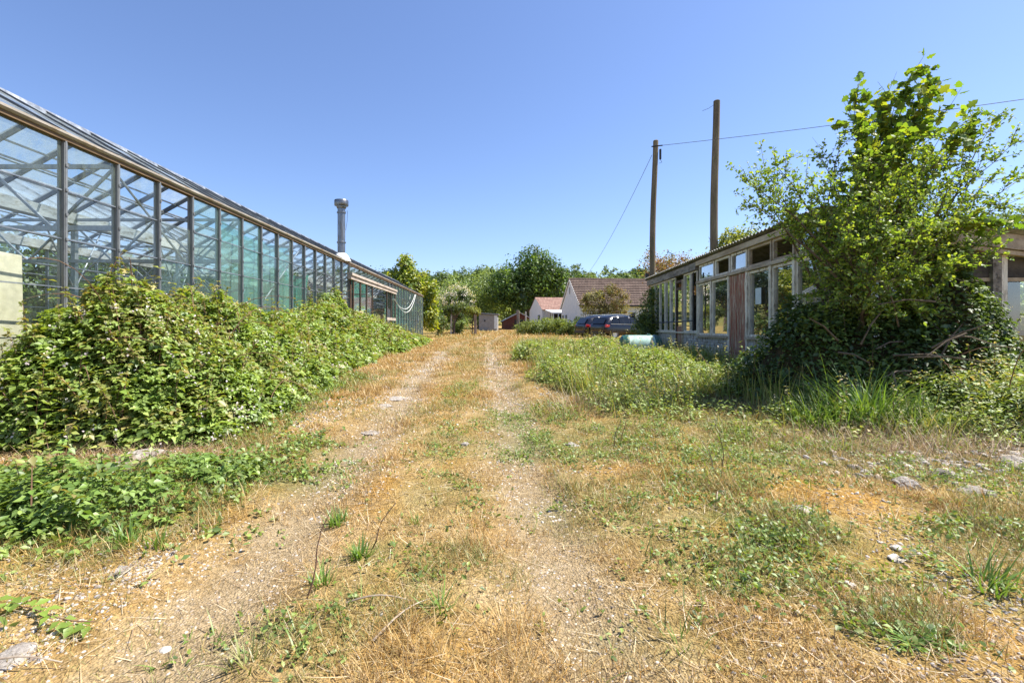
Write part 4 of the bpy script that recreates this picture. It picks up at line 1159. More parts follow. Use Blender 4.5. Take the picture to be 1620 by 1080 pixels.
# ------------------------------------------------------------------ BRAMBLE BANK against the glasshouse
def bank_h(x, y):
    top = np.interp(y, [4, 4.6, 5.5, 7, 9, 12, 16, 20, 24, 28, 31], [1.0, 1.15, 1.27, 1.18, 1.12, 1.16, 1.22, .85, .55, .42, .3]) * sm(x, -5.3, np.interp(y, [4, 5.5, 7], [-4.3, -4.7, -5.0]))
    e = np.interp(y, [3.9, 4.5, 5.2, 6.5, 8, 12, 18, 23, 27, 30], [-4.4, -2.75, -2.55, -2.62, -2.5, -2.75, -3.0, -3.2, -3.5, -4.3]) + (fbm(x * 0, y, .9, 31) - .5) * .95
    front = 4.15 + (vn(x, x * 0, .7, 2) - .5) * .5
    d = np.clip(e - x, 0, 9); f = np.clip(y - front, 0, 9)
    prof = np.clip(d / 1.75, 0, 1) ** .62 * (.86 + .28 * vn(x, y, .55, 36)); pf = np.clip(f / 1.0, 0, 1) ** .55
    lump = .36 + .92 * fbm(x, y, .95, 33) + .40 * vn(x, y, .34, 35)
    return top * lump * prof * pf * sm(31 - y, 0, 2)


def shell(hf, n, box, z1, seed, inn=.26, outw=.03):
    q = np.random.default_rng(seed); x = q.uniform(box[0], box[1], n); y = q.uniform(box[2], box[3], n); z = q.uniform(0.0, z1, n)
    h = hf(x, y); e = .03; gx = (hf(x + e, y) - h) / e; gy = (hf(x, y + e) - h) / e
    g = np.sqrt(1 + np.clip(gx * gx + gy * gy, 0, 80)); d = (h - z) / g
    k = (d > -outw) & (d < inn) & (h > .06)
    N = np.stack([-gx, -gy, np.ones(n)], 1)[k]
    return x[k], y[k], z[k] + G(x[k], y[k]), nrm(N), d[k]


BR = [(.20, .30, .05), (.27, .37, .065), (.12, .19, .035), (.33, .42, .095), (.23, .33, .055)]
BR2 = [(.26, .34, .07), (.32, .36, .08), (.22, .24, .06), (.34, .27, .10)]


def thicket(name, hf, box, z1, seed, bands, flowers=.0, pal=BR, pal2=BR2, upb=1.0, core=True, gap=.49, shoots=1.0, spikes=0):
    lv = LV(); q = np.random.default_rng(seed)
    for n, y0, y1, size, tm in bands:
        acc = []; got = 0
        for it in range(60):          # keep sampling the volume until the shell holds n leaves
            r5 = shell(hf, 60000, (box[0], box[1], y0, y1), z1, seed + int(y0 * 7) + it * 131)
            kp = (fbm(r5[0] + .8 * r5[2], r5[1] - .6 * r5[2], .42, seed + 3) > gap) | (np.random.default_rng(it).random(len(r5[0])) < .25)
            acc.append([a_[kp] for a_ in r5]); got += kp.sum()
            if got >= n: break
        x, y, z, N, d = [np.concatenate(a_)[:n] for a_ in zip(*acc)]; k = len(x)
        P = np.stack([x, y, z], 1); Nn = N * .4 + np.array([0, 0, upb]) + q.normal(0, .40, (k, 3))
        yel = (fbm(x, y + z, .9, seed) > .57) & (q.random(k) < .5)
        c = np.where(yel[:, None], mixc(pal2, k, q), mixc(pal, k, q))
        lv.leaves(P, Nn, size * q.choice([.5, .7, .9, 1.1, 1.35], k) * q.uniform(.85, 1.15, k), c, tm, rg=q)
        if flowers:
            j = (d < .05) & (q.random(k) < flowers)
            for r_ in range(5):
                kk = j.sum(); PP = P[j] + q.normal(0, .022, (kk, 3)) + N[j] * .03
                lv.leaves(PP, N[j] + q.normal(0, .5, (kk, 3)), size * .33, mixc([(.70, .58, .60), (.74, .70, .66), (.52, .46, .30)], kk, q, .08), CARD, rg=q)
    # canes: arching stems, and upright shoots that stand clear of the mass
    m = 0
    for i in range(int(190 * shoots * (box[3] - box[2]) / 12)):
        x = q.uniform(box[0], box[1]); y = box[2] + (box[3] - box[2]) * q.random() ** 1.7; h = float(hf(np.array([x]), np.array([y]))[0])
        if h < .25: continue
        L = q.uniform(.5, 1.3); a = q.uniform(0, 6.28); el = q.uniform(.15, 1.3); p = np.array([x, y, float(G(x, y)) + h - .18]); pts = []
        up = q.random() < .62
        if up: el = q.uniform(1.1, 1.55); L = q.uniform(.28, .62)
        for s_ in range(7):
            pts.append(p.copy()); p = p + np.array([math.cos(a) * math.cos(el), math.sin(a) * math.cos(el), math.sin(el)]) * L / 6; el -= .05 if up else q.uniform(.15, .4)
        tb = MB(); tb.tube(pts, [.006 - .0007 * s_ for s_ in range(7)], 4, False)
        V = np.array([tuple(v) for v in tb.v]); Fq = np.array(tb.f); Fc = np.concatenate([Fq[:, [0, 1, 2]], Fq[:, [0, 2, 3]]])
        lv.raw(V, Fc, np.tile(mixc([(.30, .16, .12), (.34, .28, .14), (.22, .26, .08)], 1, q), (len(V), 1)), 1)
        if up:
            pp = np.array(pts)[2:]; pp = np.repeat(pp, 3, 0); kk = len(pp)
            lv.leaves(pp, q.normal(0, .5, (kk, 3)) + np.array([0, 0, 1.0]), bands[0][3] * q.uniform(.5, .95, kk), mixc(pal2, kk, q), TRIF, rg=q)
    if spikes:
        x = q.uniform(box[0], box[1], spikes * 6); y = box[2] + (box[3] - box[2]) * q.random(spikes * 6) ** 1.3; h = hf(x, y)
        kx = h > .12; x, y, h = x[kx][:spikes], y[kx][:spikes], h[kx][:spikes]; kk = len(x)
        L = q.uniform(.12, .44, kk) * (1 - .55 * sm(y, 13, 17)); az = q.uniform(0, 6.28, kk); ln = q.uniform(0, .35, kk)
        B = gp(x, y, h * .55)
        lv.blades(B, az, ln, .25, L + h * .4, .006 + .0007 * y, mixc([(.22, .28, .07), (.34, .30, .13), (.30, .20, .13)], kk, q), 1, segs=4)
        for s_ in range(9):
            t = (s_ + 1.5) / 10; PP = B + np.stack([np.cos(az) * np.sin(ln + .1), np.sin(az) * np.sin(ln + .1), np.cos(ln + .1)], 1) * ((L + h * .4) * t)[:, None]
            for sd_ in (0, 1):
                a2 = az + s_ * 1.57 + sd_ * 3.14; D = np.stack([np.cos(a2), np.sin(a2), q.uniform(-.2, .4, kk)], 1)
                lv.leaves(PP, np.array([0, 0, 1.0]) + q.normal(0, .3, (kk, 3)), bands[0][3] * (1.25 - .6 * t) * (1 + .03 * y) * q.uniform(.7, 1.2, kk), mixc(pal if s_ < 6 else pal2, kk, q), LEAF, D, rg=q)
    o = lv.build(name, [M['leaf'], M['cane']])
    tag(o, kind='stuff')
    if core:      # added opaque mound inside, stops light leaking through the leaves
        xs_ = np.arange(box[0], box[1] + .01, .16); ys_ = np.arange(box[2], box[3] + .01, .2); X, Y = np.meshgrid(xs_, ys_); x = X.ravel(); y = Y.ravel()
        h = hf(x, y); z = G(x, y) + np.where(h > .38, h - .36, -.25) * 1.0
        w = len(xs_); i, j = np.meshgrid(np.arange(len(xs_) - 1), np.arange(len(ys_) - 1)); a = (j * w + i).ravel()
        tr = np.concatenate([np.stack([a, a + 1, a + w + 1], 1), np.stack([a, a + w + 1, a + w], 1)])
        c = np_mesh('core_occluder', np.stack([x, y, z], 1), tr, None, M['litter'], o); c['kind'] = 'stuff'
    return o


o = thicket('bramble_thicket', bank_h, (-4.68, -2.2, 3.9, 31), 2.1, 200,
            [(15000, 3.9, 6.2, .092, TRIF), (15000, 6.2, 10, .098, TRIF), (15000, 10, 17, .13, TRIF), (14000, 17, 31, .17, LEAF)], .03, spikes=420, shoots=1.7)
tag(o, 'dense bramble bank along the foot of the glasshouse', 'brambles')

# low bramble runners spilling out in front of the bank (the patch at the near end)
def near_h(x, y):
    b = np.exp(-(((x + 3.35) / 1.05) ** 2 + ((y - 2.95) / .42) ** 2) ** 1.6) * .20 + np.exp(-(((x + 2.15) / .55) ** 2 + ((y - 3.72) / .42) ** 2) ** 1.5) * .15 + np.exp(-(((x + 2.35) / .4) ** 2 + ((y - 2.95) / .35) ** 2) ** 1.5) * .16
    return b * (.35 + 1.1 * fbm(x, y, .5, 44))
o = thicket('trailing_bramble', near_h, (-4.6, -1.3, 2.3, 4.5), .5, 260, [(3600, 2.3, 4.5, .072, TRIF)], 0, [(.17, .27, .05), (.23, .33, .07), (.12, .20, .04)], BR2, 1.3, False, gap=.52, spikes=30, shoots=.4)
tag(o, 'trailing bramble and low weeds on the ground before the bank', 'brambles')


# ------------------------------------------------------------------ rank weeds before the shed
def weed_h(x, y):
    w = weedy(x, y); wall = sm(x - (5.0 + .069 * y), -1.2, -.1)
    return w * (.17 + .17 * sm(y, 5.5, 9) + .10 * sm(y, 10, 14)) * (1 - .75 * np.exp(-(((x - .30 * y) / .55) ** 2 + ((y - 12.4) / 1.3) ** 2) ** 2)) * (1 - .7 * sm(x - (5.0 + .069 * y), -1.5, -.6) * (y > 9.3)) * sm(y, 3.9, 4.4) * (1 - .65 * sm(y, 14, 17)) * (.1 + 1.6 * fbm(x, y, 1.0, 91)) * sm(fbm(x, y, .8, 93) + .25 * sm(y, 6, 8), .32, .55) * sm(5.02 + .069 * y - x + 3 * (y < 8.0), -.05, .1) + .45 * w * wall * (y < 9.3) * sm(9.3 - y, 0, .6)
PW = [(.20, .30, .055), (.28, .37, .08), (.14, .22, .045), (.34, .40, .11), (.28, .30, .09)]
PW2 = [(.36, .37, .12), (.40, .36, .15), (.30, .30, .08), (.42, .34, .20)]
o = thicket('weed_growth', weed_h, (.5, 6.4, 4.0, 24), 1.1, 300, [(19000, 4.0, 7.5, .046, LEAF), (26000, 7.5, 12, .060, LEAF), (22000, 12, 24, .10, LEAF)], .008, PW, PW2, .9, spikes=420, shoots=.4)
tag(o, 'rank weeds and brambles between the track and the shed', 'weeds')
lv = LV(); q = np.random.default_rng(31)
x, y = fill(30000, .5, 6.2, 4.1, 20, lambda x, y: weedy(x, y) * sm(fbm(x, y, .7, 23), .4, .6), 96); k = len(x)
lv.blades(gp(x, y), q.uniform(0, 6.28, k), q.uniform(.0, .5, k), q.uniform(.2, 1.3, k), q.uniform(.15, .5, k) * (1 + .3 * (y > 8)), .004 + .0005 * y, mixc([(.20, .29, .06), (.28, .36, .09), (.42, .36, .17), (.15, .22, .05)], k, q), segs=4)
tag(lv.build('rough_grass', M['leaf']), kind='stuff')

# -- big strappy clumps one can tell apart
def clump(name, x, y, n, L, w, spread, pal, label, seed, cat='grass clump', group='strappy clumps before the shed', lean=(0, .7), bend=(.4, 1.7), mat='leaf'):
    q = np.random.default_rng(seed); lv = LV(); px = q.normal(0, spread, n); py_ = q.normal(0, spread, n)
    az = np.arctan2(py_, px) + q.normal(0, .7, n)
    P = np.stack([px, py_, G(x + px, y + py_) - float(G(x, y))], 1)
    lv.blades(P, az, q.uniform(*lean, n), q.uniform(*bend, n), L * q.uniform(.45, 1.1, n), w * q.uniform(.6, 1.2, n), mixc(pal, n, q), segs=6)
    o = lv.build(name, M[mat]); o.location = (x, y, float(G(x, y))); tag(o, label, cat, group); return o


GR = [(.09, .18, .03), (.14, .24, .045), (.07, .13, .03), (.18, .28, .06)]
GY = [(.22, .29, .06), (.30, .35, .09), (.15, .22, .045), (.42, .38, .18), (.50, .42, .24)]
def onray(px, Y): return (px - CX) * Y / F
clump('grass_clump', onray(1372, 5.35), 5.35, 420, .78, .016, .20, GR, 'largest dark strappy clump under the bushy tree', 1)
clump('grass_clump', onray(1300, 5.25), 5.3, 160, .5, .012, .16, GR, 'dark strappy clump on the left flank of the largest clump', 2)
clump('grass_clump', onray(938, 7.1), 7.1, 260, .6, .011, .18, GY, 'upright bright clump near the track edge', 3, lean=(0, .35), bend=(.1, .9))
clump('grass_clump', onray(1225, 6.5), 6.5, 240, .6, .012, .24, GY, 'yellow green reedy clump before the peeling door', 4, lean=(0, .4), bend=(.2, 1.1))
clump('grass_clump', onray(1490, 4.95), 5.0, 90, .42, .012, .13, GY, 'small yellow green clump on the right flank of the largest clump', 5)
clump('grass_clump', onray(1110, 7.3), 7.3, 170, .5, .010, .24, GY, 'loose grassy clump in the middle of the weeds', 6, lean=(0, .5))
clump('grass_clump', onray(1035, 5.75), 5.75, 110, .32, .007, .26, GY, 'short bright tussock at the near edge of the weeds', 7, lean=(0, .5))
DRYC = [(.46, .36, .20), (.36, .27, .15), (.30, .20, .13), (.55, .46, .30)]
clump('dead_grass_clump', onray(1000, 6.1) - .75, 6.0, 170, .4, .006, .22, DRYC, 'dead brown grass clump at the track side of the weeds', 8, group='dead grass clumps', mat='dry')
clump('dead_grass_clump', onray(1470, 4.45), 4.5, 260, .42, .005, .30, DRYC, 'dead brown grass clump below the small yellow green clump', 9, group='dead grass clumps', lean=(.2, 1.0), mat='dry')
clump('dead_grass_clump', onray(1350, 4.35), 4.4, 160, .32, .005, .28, DRYC, 'flattened dead grass in front of the largest dark clump', 10, group='dead grass clumps', lean=(.4, 1.3), mat='dry')
# little tufts in and beside the track
TU = [(.16, .28, .05), (.22, .36, .07), (.12, .22, .04)]
for i, (px, py, n, L, w, lab) in enumerate((
        (535, 830, 70, .13, .009, 'bright leafy tuft at the inner edge of the left rut'), (570, 882, 48, .12, .011, 'bright broad tuft just below the leafy tuft, with a dark shadow'),
        (510, 925, 40, .14, .008, 'grassy tuft by the dark wiry stem in the track'), (697, 965, 26, .13, .009, 'small pointed tuft on the hump between the ruts'),
        (655, 830, 26, .09, .007, 'little tuft on the hump beyond the broad tuft'), (205, 860, 40, .15, .012, 'dark green dock tuft below the trailing bramble'),
        (250, 865, 36, .13, .010, 'pale green leafy tuft beside the dock tuft'), (395, 1055, 40, .14, .007, 'yellowing grass tuft at the front of the left rut'),
        (1560, 925, 46, .22, .009, 'upright rushy tuft standing in the dry ground'), (1440, 1015, 60, .10, .012, 'low rosette weed near the front of the dry ground'),
        (1490, 1015, 50, .09, .012, 'second low rosette weed touching the first'), (1075, 1020, 22, .18, .005, 'thin upright wisp of grass in the moss'))):
    Y = 1.2 * F / (py - HY); Y = (CAMZ - float(G((px - CX) * Y / F, Y))) * F / (py - HY)
    clump('grass_tuft', (px - CX) * Y / F, Y, n, L, w, L * .22, TU if i != 7 else GY, lab, 40 + i, 'tuft', 'green tufts in the dry ground', lean=(.0, .8) if i not in (9, 10) else (.8, 1.3), bend=(.1, .9), mat='leaf')

# -- wiry dead stems that stand in the track and the weeds
for i, (px, py, tx, ty, lab) in enumerate(((482, 948, 520, 812, 'dark wiry stem leaning over the left rut'), (585, 870, 622, 795, 'dark wiry stem growing from the broad tuft'), (970, 712, 981, 660, 'short dark stalk at the near edge of the weeds'),
                                           (983, 705, 990, 655, 'dark stalk close behind the short one'), (1136, 750, 1108, 690, 'dead forked stem leaning towards the track'), (1143, 748, 1141, 680, 'dead upright stem beside the forked one'))):
    Y = 1.15 * F / (py - HY); Y = (CAMZ - float(G((px - CX) * Y / F, Y))) * F / (py - HY); x = (px - CX) * Y / F
    b = Vector((x, Y, float(G(x, Y)))); t = at(tx, ty, Y + .03); m = MB()
    m.tube([(0, 0, -.02)] + [tuple((t - b) * (j / 5) + Vector((.014 * math.sin(j * 1.3 + i), 0, 0))) for j in range(1, 6)], [.0045 - .0005 * j for j in range(6)], 5)
    if i == 4: m.tube([tuple((t - b) * .4), tuple((t - b) * .7 + Vector((-.08, 0, .02)))], .002, 4)
    o = m.build('dead_weed', M['twig'] if i in (4,) else M['cane'], None, True); o.location = b; tag(o, lab, 'dead weed', 'dead stems in the dry ground')
for i, (px, py, ln, az, lab) in enumerate(((600, 960, .28, .05, 'pale bowed twig lying across the hump'), (640, 985, .34, 1.0, 'long straw stalk lying along the hump'), (25, 1062, .3, .1, 'brown stick lying at the bottom corner of the ground'), (1135, 790, .2, 1.1, 'bleached twig on the ground by the dead forked stem'))):
    Y = 1.15 * F / (py - HY); Y = (CAMZ - float(G((px - CX) * Y / F, Y))) * F / (py - HY); x = (px - CX) * Y / F; m = MB()
    pts = [(math.cos(az) * (j / 6 - .5) * ln, math.sin(az) * (j / 6 - .5) * ln, .02 + .03 * math.sin(j / 6 * 3.14)) for j in range(7)]
    m.tube(pts, [.0045 - .0004 * j for j in range(7)], 5); o = m.build('twig', M['twig'], None, True); o.location = (x, Y, float(G(x, Y))); tag(o, lab, 'twig', 'twigs on the ground')

# -- broken rubble crumbs round the lumps
lv = LV(); q = np.random.default_rng(19)
x, y = fill(5200, 2.6, 5.6, 3.3, 5.0, lambda x, y: .75 * np.exp(-(((x - 3.7) / .9) ** 2 + ((y - 3.85) / .4) ** 2)) + .7 * np.exp(-(((x - 4.9) / .6) ** 2 + ((y - 4.4) / .4) ** 2)), 97)
stones(lv, x, y, .008 + .035 * q.random(len(x)) ** 3, [(.34, .31, .27), (.48, .43, .37), (.22, .19, .16), (.40, .32, .25), (.58, .53, .47)], q=q)
tag(lv.build('rubble', M['stone']), kind='stuff')
# -- a bramble runner lying over the bare gravel at the near corner
q = np.random.default_rng(88); lv = LV(); bx, by = onray(40, 1.98), 1.98
for i in range(11):
    t = i / 10; px_, py_ = -.30 + .62 * t, .05 * math.sin(t * 5) - .02 * t
    P0 = np.array([[px_, py_, float(G(bx + px_, by + py_)) - float(G(bx, by)) + .035]])
    lv.leaves(P0, [(q.normal(0, .2), q.normal(0, .2) - .25, 1.0)], q.uniform(.075, .115), np.array([(.26, .38, .06)]) * q.uniform(.8, 1.15), TRIF, [(q.normal(.3, .5), q.normal(0, .6), .1)], rg=q)
tb = MB(); tb.tube([(-.32 + .66 * t, .05 * math.sin(t * 5) - .02 * t, .028) for t in np.linspace(0, 1, 9)], .0028, 4, False)
Vt = np.array([tuple(v) for v in tb.v]); Fq = np.array(tb.f); lv.raw(Vt, np.concatenate([Fq[:, [0, 1, 2]], Fq[:, [0, 2, 3]]]), np.tile([.25, .2, .08], (len(Vt), 1)), 1)
o = lv.build('bramble_runner', [M['leaf_thin'], M['cane']]); o.location = (bx, by, float(G(bx, by))); tag(o, 'single bright green bramble runner lying over the gravel at the near corner', 'bramble runner')
# -- larger stones and rubble
for i, (px, py, s_, fl_, lab) in enumerate(((1438, 768, .10, .6, 'largest pale rubble lump before the dead grass'), (1490, 752, .10, .6, 'dark rubble lump behind the largest one'), (1545, 778, .09, .55, 'rubble lump at the edge of the dead grass'), (1600, 730, .13, .5, 'pale rubble slab at the edge of the weeds'),
                                            (1600, 690, .13, .6, 'grey rubble lump behind the pale slab'), (1270, 808, .055, .55, 'single whitish stone in the green patch'), (1418, 867, .035, .5, 'pale flint, the upper of two'), (1418, 884, .035, .5, 'pale flint, the lower of two'),
                                            (1345, 925, .022, .7, 'small white pebble in the dry ground'), (628, 628, .16, .2, 'flat pale flag sunk in the left rut'), (606, 640, .12, .2, 'smaller flat flag beside the sunk one'), (580, 683, .11, .2, 'flat flag nearest in the left rut'), (735, 705, .045, .7, 'grey stone on the hump between the ruts'),
                                            (610, 610, .07, .7, 'dark stone under the bramble edge by the flags'), (190, 745, .20, .35, 'pale buried slab between the bramble bank and the trailing bramble'), (225, 722, .16, .4, 'pinkish rubble piece behind the buried slab'), (905, 705, .07, .5, 'tan stone at the weeds edge'),
                                            (192, 905, .04, .5, 'grey flint in the bare gravel'), (260, 1030, .022, .6, 'white pebble in the left rut front'), (15, 1040, .07, .35, 'pale concrete crumb at the near corner'))):
    Y = 1.15 * F / (py - HY)
    for _ in range(3): Y = (CAMZ - float(G((px - CX) * Y / F, Y))) * F / (py - HY)
    x = (px - CX) * Y / F; q = np.random.default_rng(600 + i); import bmesh
    bm = bmesh.new(); bmesh.ops.create_icosphere(bm, subdivisions=4 if s_ > .06 else 3, radius=1)
    cuts = nrm(q.normal(size=(9, 3))); dd = q.uniform(.55, .9, 9)
    for v in bm.verts:
        p = np.array(v.co)
        for c_, d_ in zip(cuts, dd):
            ov = p @ c_ - d_
            if ov > 0: p = p - c_ * ov * .92
        p = p * (1 + .34 * (float(fbm(p[0] * 2 + i, p[1] * 2 + p[2] * 3, .8, 70 + i, 4)) - .5) + .03 * (q.random() - .5)); v.co = p * np.array([s_ * 1.25, s_, s_ * fl_])
    me = bpy.data.meshes.new('stone'); bm.to_mesh(me); bm.free(); me.materials.append(M['rubble'] if i not in (1, 13) else M['greywood'])
    if i in (5, 6, 7, 8, 18): me.materials[0] = M['palestone']
    o = link('stone', me); o.location = (x, Y, float(G(x, Y)) - s_ * fl_ * (.12 if s_ > .06 else -.15)); o.rotation_euler = (0, 0, q.uniform(0, 6)); tag(o, lab, 'stone', 'stones and rubble on the ground')


# ------------------------------------------------------------------ TREES
def trunk_mesh(h, r, limbs, seed, lean=(0, 0)):
    q = np.random.default_rng(seed); m = MB(); ends = []
    pts = [(lean[0] * t + .06 * math.sin(3 * t + seed), lean[1] * t, h * t) for t in np.linspace(-.05, 1, 8)]
    m.tube(pts, [r * (1.25 - .75 * t) for t in np.linspace(0, 1, 8)], 9)
    for i in range(limbs):
        t = q.uniform(.3, .95); b = np.array(pts[int(t * 7)]); a = q.uniform(0, 6.28); L = q.uniform(.35, .7) * h; el = q.uniform(.35, 1.1)
        pp = [b + np.array([math.cos(a) * math.cos(el), math.sin(a) * math.cos(el), math.sin(el) + .12 * s_]) * L * s_ / 4 for s_ in range(5)]
        m.tube(pp, [r * .45 * (1 - .2 * s_) for s_ in range(5)], 6)
    return m


def crown(lobes, n, leaf, pal, seed, tm=CARD, clus=26, spread=.16, jit=.16, pal2=None, outer=.62, up=.5):
    """leaves in clusters through a union of lobes (cx, cy, cz, rx, ry, rz)"""
    q = np.random.default_rng(seed); lv = LV(); lb = np.array(lobes, float)
    vol = np.prod(lb[:, 3:], 1) ** .67; nc = max(4, n // clus); w = q.choice(len(lb), nc, p=vol / vol.sum())
    d = nrm(q.normal(size=(nc, 3))); r = outer + (1.03 - outer) * q.random((nc, 1)) ** .6
    inner = q.random((nc, 1)) < .2; r = np.where(inner, q.uniform(.2, outer, (nc, 1)), r)
    C = lb[w, :3] + d * r * lb[w, 3:]
    sz = lb[w, 3:].mean(1)
    P = (C[:, None] + q.normal(size=(nc, clus, 3)) * (sz * spread)[:, None, None]).reshape(-1, 3); Dn = np.repeat(d, clus, 0); k = len(P)
    cc = mixc(pal, nc, q, jit); 
    if pal2 is not None:
        s2 = q.random(nc) < .3; cc[s2] = mixc(pal2, s2.sum(), q, jit)
    col = np.repeat(cc, clus, 0) * (1 + q.normal(0, .10, (k, 1)))
    lv.leaves(P, Dn * .7 + np.array([0, 0, up]) + q.normal(0, .6, (k, 3)), leaf * q.uniform(.6, 1.25, k), np.clip(col, .004, .9), tm, rg=q)
    return lv


def lobes(h, r, n, seed, base=.25, flat=1.0, top=None):
    """random rounded masses making one crown of height h (from base*h up) and radius r"""
    q = np.random.default_rng(seed); L = []
    zc = h * (base + 1) / 2; rz = h * (1 - base) / 2
    L.append((0, 0, zc, r * .72, r * .72, rz * .8))
    for i in range(n):
        a = q.uniform(0, 6.28); t = q.uniform(-.75, .92); rr = r * .68 * math.sqrt(max(.05, 1 - t * t)); s_ = q.uniform(.26, .46)
        L.append((rr * math.cos(a), rr * math.sin(a), zc + t * rz * .8, r * s_, r * s_, r * s_ * .85 * flat))
    return L


def tree(name, label, cat, x, Y, h, r, n, leaf, pal, seed, tr=.2, base=.25, nl=12, pal2=None, group=None, tm=CARD, mat='leaf_far', lb=None, trunk=True, **kw):
    e = empty(name, (x, Y, gz(x, Y)), 0); tag(e, label, cat, group)
    if trunk: trunk_mesh(h * max(base + .3, .5), tr, 7, seed).build('trunk', M['bark'], e, True)
    crown(lb or lobes(h, r, nl, seed, base), n, leaf, pal, seed, tm, pal2=pal2, **kw).build('crown', M[mat], e); return e


DK = [(.06, .11, .028), (.08, .14, .035), (.045, .085, .022)]
MID = [(.13, .20, .05), (.17, .25, .065), (.095, .155, .04)]
LT = [(.22, .30, .085), (.28, .36, .11), (.17, .25, .07)]
YG = [(.34, .38, .04), (.42, .42, .05), (.24, .30, .04)]
OL = [(.22, .20, .07), (.29, .25, .10), (.16, .17, .05)]
X_ = lambda px, Y: (px - CX) * Y / F
def HT(py, px, Y): return CAMZ - (py - HY) * Y / F - gz(X_(px, Y), Y)


tree('maple_tree', 'big round dark green tree beyond the gate posts', 'tree', X_(835, 76), 76, HT(396, 838, 76), 7.3, 25000, .38, [(.055, .11, .022), (.08, .15, .03), (.04, .075, .018)], 11, .35, .17, 20, pal2=[(.14, .23, .04)], outer=.7, spread=.14)
tree('willow_tree', 'pale green billowing tree left of the big round tree', 'tree', X_(758, 82), 82, HT(430, 758, 82), 6.6, 15000, .34, [(.25, .34, .11), (.31, .40, .14), (.19, .28, .08)], 12, .3, .05, 18, pal2=[(.21, .29, .09)])
tree('plane_tree', 'yellow green tree at the far end of the glasshouse', 'tree', X_(648, 36), 36, HT(404, 645, 36), 2.15, 9000, .24, YG, 13, .16, .10, 12, pal2=[(.16, .24, .04)], tm=LEAF, mat='leaf_thin',
     lb=[(0, 0, 3.2, 1.5, 1.4, 1.6), (.9, 0, 2.0, 1.1, 1.0, 1.1), (1.35, -.1, 3.3, .8, .8, .9), (-1.1, 0, 4.0, .9, .9, .8), (-.35, 0, 5.0, .75, .75, .95), (.6, 0, 4.5, .7, .7, .6), (1.5, -.2, 1.4, .7, .6, .9), (-.3, 0, 5.65, .4, .4, .55)])
tree('fir_tree', 'dark drooping conifer showing above the glasshouse gutter', 'tree', X_(604, 70), 70, HT(420, 600, 70), 3.4, 6000, .3, [(.04, .075, .035), (.055, .095, .045)], 14, .25, .2, 9)
tree('fir_tree', 'dark conifer just left of the yellow green tree', 'tree', X_(636, 66), 66, HT(419, 636, 66), 2.6, 4200, .3, [(.035, .07, .035), (.05, .09, .045)], 15, .25, .15, 9)
e = tree('elder_bush', 'flowering elder with creamy white blossom beside the gateway', 'shrub', X_(722, 49), 49, HT(450, 722, 49), 1.85, 7000, .19, [(.10, .15, .045), (.14, .19, .06), (.06, .10, .03)], 16, .12, .05, 11)
q = np.random.default_rng(161); lv = LV(); k = 900; d = nrm(q.normal(size=(60, 3)) + np.array([0, -.5, .7])); C = np.array([0, 0, 3.1]) + d * np.array([1.85, 1.7, 1.9]) * q.uniform(.85, 1.05, (60, 1))
P = np.repeat(C, 15, 0) + q.normal(0, .13, (k, 3)); lv.leaves(P, np.repeat(d, 15, 0) + q.normal(0, .4, (k, 3)), .13, mixc([(.72, .66, .52), (.78, .74, .66), (.66, .56, .52)], k, q, .06), CARD, rg=q); lv.build('blossom', M['leaf'], e)
tree('clipped_climber', 'yellow green climber trained flat over the left gate post', 'climber', X_(748, 45.1), 45.1, 2.5, .7, 2200, .13, [(.26, .30, .05), (.34, .34, .06), (.15, .20, .04)], 17, .05, .5, 4, lb=[(0, 0, 2.2, .62, .5, .36), (.35, 0, 2.05, .35, .4, .25), (-.4, 0, 2.3, .4, .4, .3)])
tree('clipped_climber', 'darker climber trained between two posts left of the gateway', 'climber', X_(718, 45.6), 45.6, 2.6, 1.2, 4200, .14, [(.13, .18, .045), (.18, .23, .05), (.08, .12, .03)], 18, .12, .4, 4, lb=[(-.35, 0, 2.25, .7, .6, .45), (.5, 0, 2.55, .75, .6, .5), (.95, 0, 2.3, .4, .4, .3), (-.75, .1, 1.5, .35, .4, .8), (-1.2, .1, 2.1, .45, .5, .6)])
tree('bush', 'untidy dark bush between the glasshouse end and the gateway', 'shrub', X_(692, 40), 40, 1.9, 1.0, 3600, .14, MID, 19, .06, .0, 8, pal2=OL, group='bushes round the gateway')
tree('bush', 'low leafy bush under the flowering elder', 'shrub', X_(728, 47), 47, 1.35, 1.1, 3000, .14, MID, 20, .06, .0, 8, pal2=LT, group='bushes round the gateway')
# hedge-like growth before the houses
for i, (px, py, Y, w, lab) in enumerate(((838, 507, 43, 1.3, 'low rounded bush at the foot of the tall gate post'), (862, 503, 44, 1.5, 'rounded bush round the slim dark post'), (888, 504, 42, 1.5, 'pale rounded bush left of the cars'), (905, 507, 40, 1.0, 'grassy bush touching the car further back'))):
    h = HT(py, px, Y); tree('bush', lab, 'shrub', X_(px, Y), Y, h, w, 3600, .15, [(.20, .26, .06), (.26, .31, .08), (.12, .18, .04)], 30 + i, .05, 0, 9, group='bushes before the houses', trunk=True, lb=[(0, 0, h * .45, w * .9, w * .8, h * .5), (w * .4, 0, h * .4, w * .7, w * .6, h * .45), (-w * .5, .2, h * .38, w * .6, w * .6, h * .42), (.1, -.2, h * .7, w * .5, w * .5, h * .28)])
tree('shrub', 'olive leaved shrub in front of the bungalow roof', 'shrub', X_(940, 42), 42, HT(452, 940, 42), 1.35, 5200, .13, OL, 41, .08, .12, 10, pal2=[(.30, .30, .12)], outer=.5, group='shrubs before the bungalow')
tree('shrub', 'taller olive leaved shrub right behind the cars', 'shrub', X_(975, 41.5), 41.5, HT(448, 975, 41.5), 1.45, 6200, .13, OL, 42, .08, .12, 11, pal2=[(.26, .18, .12)], outer=.5, group='shrubs before the bungalow')
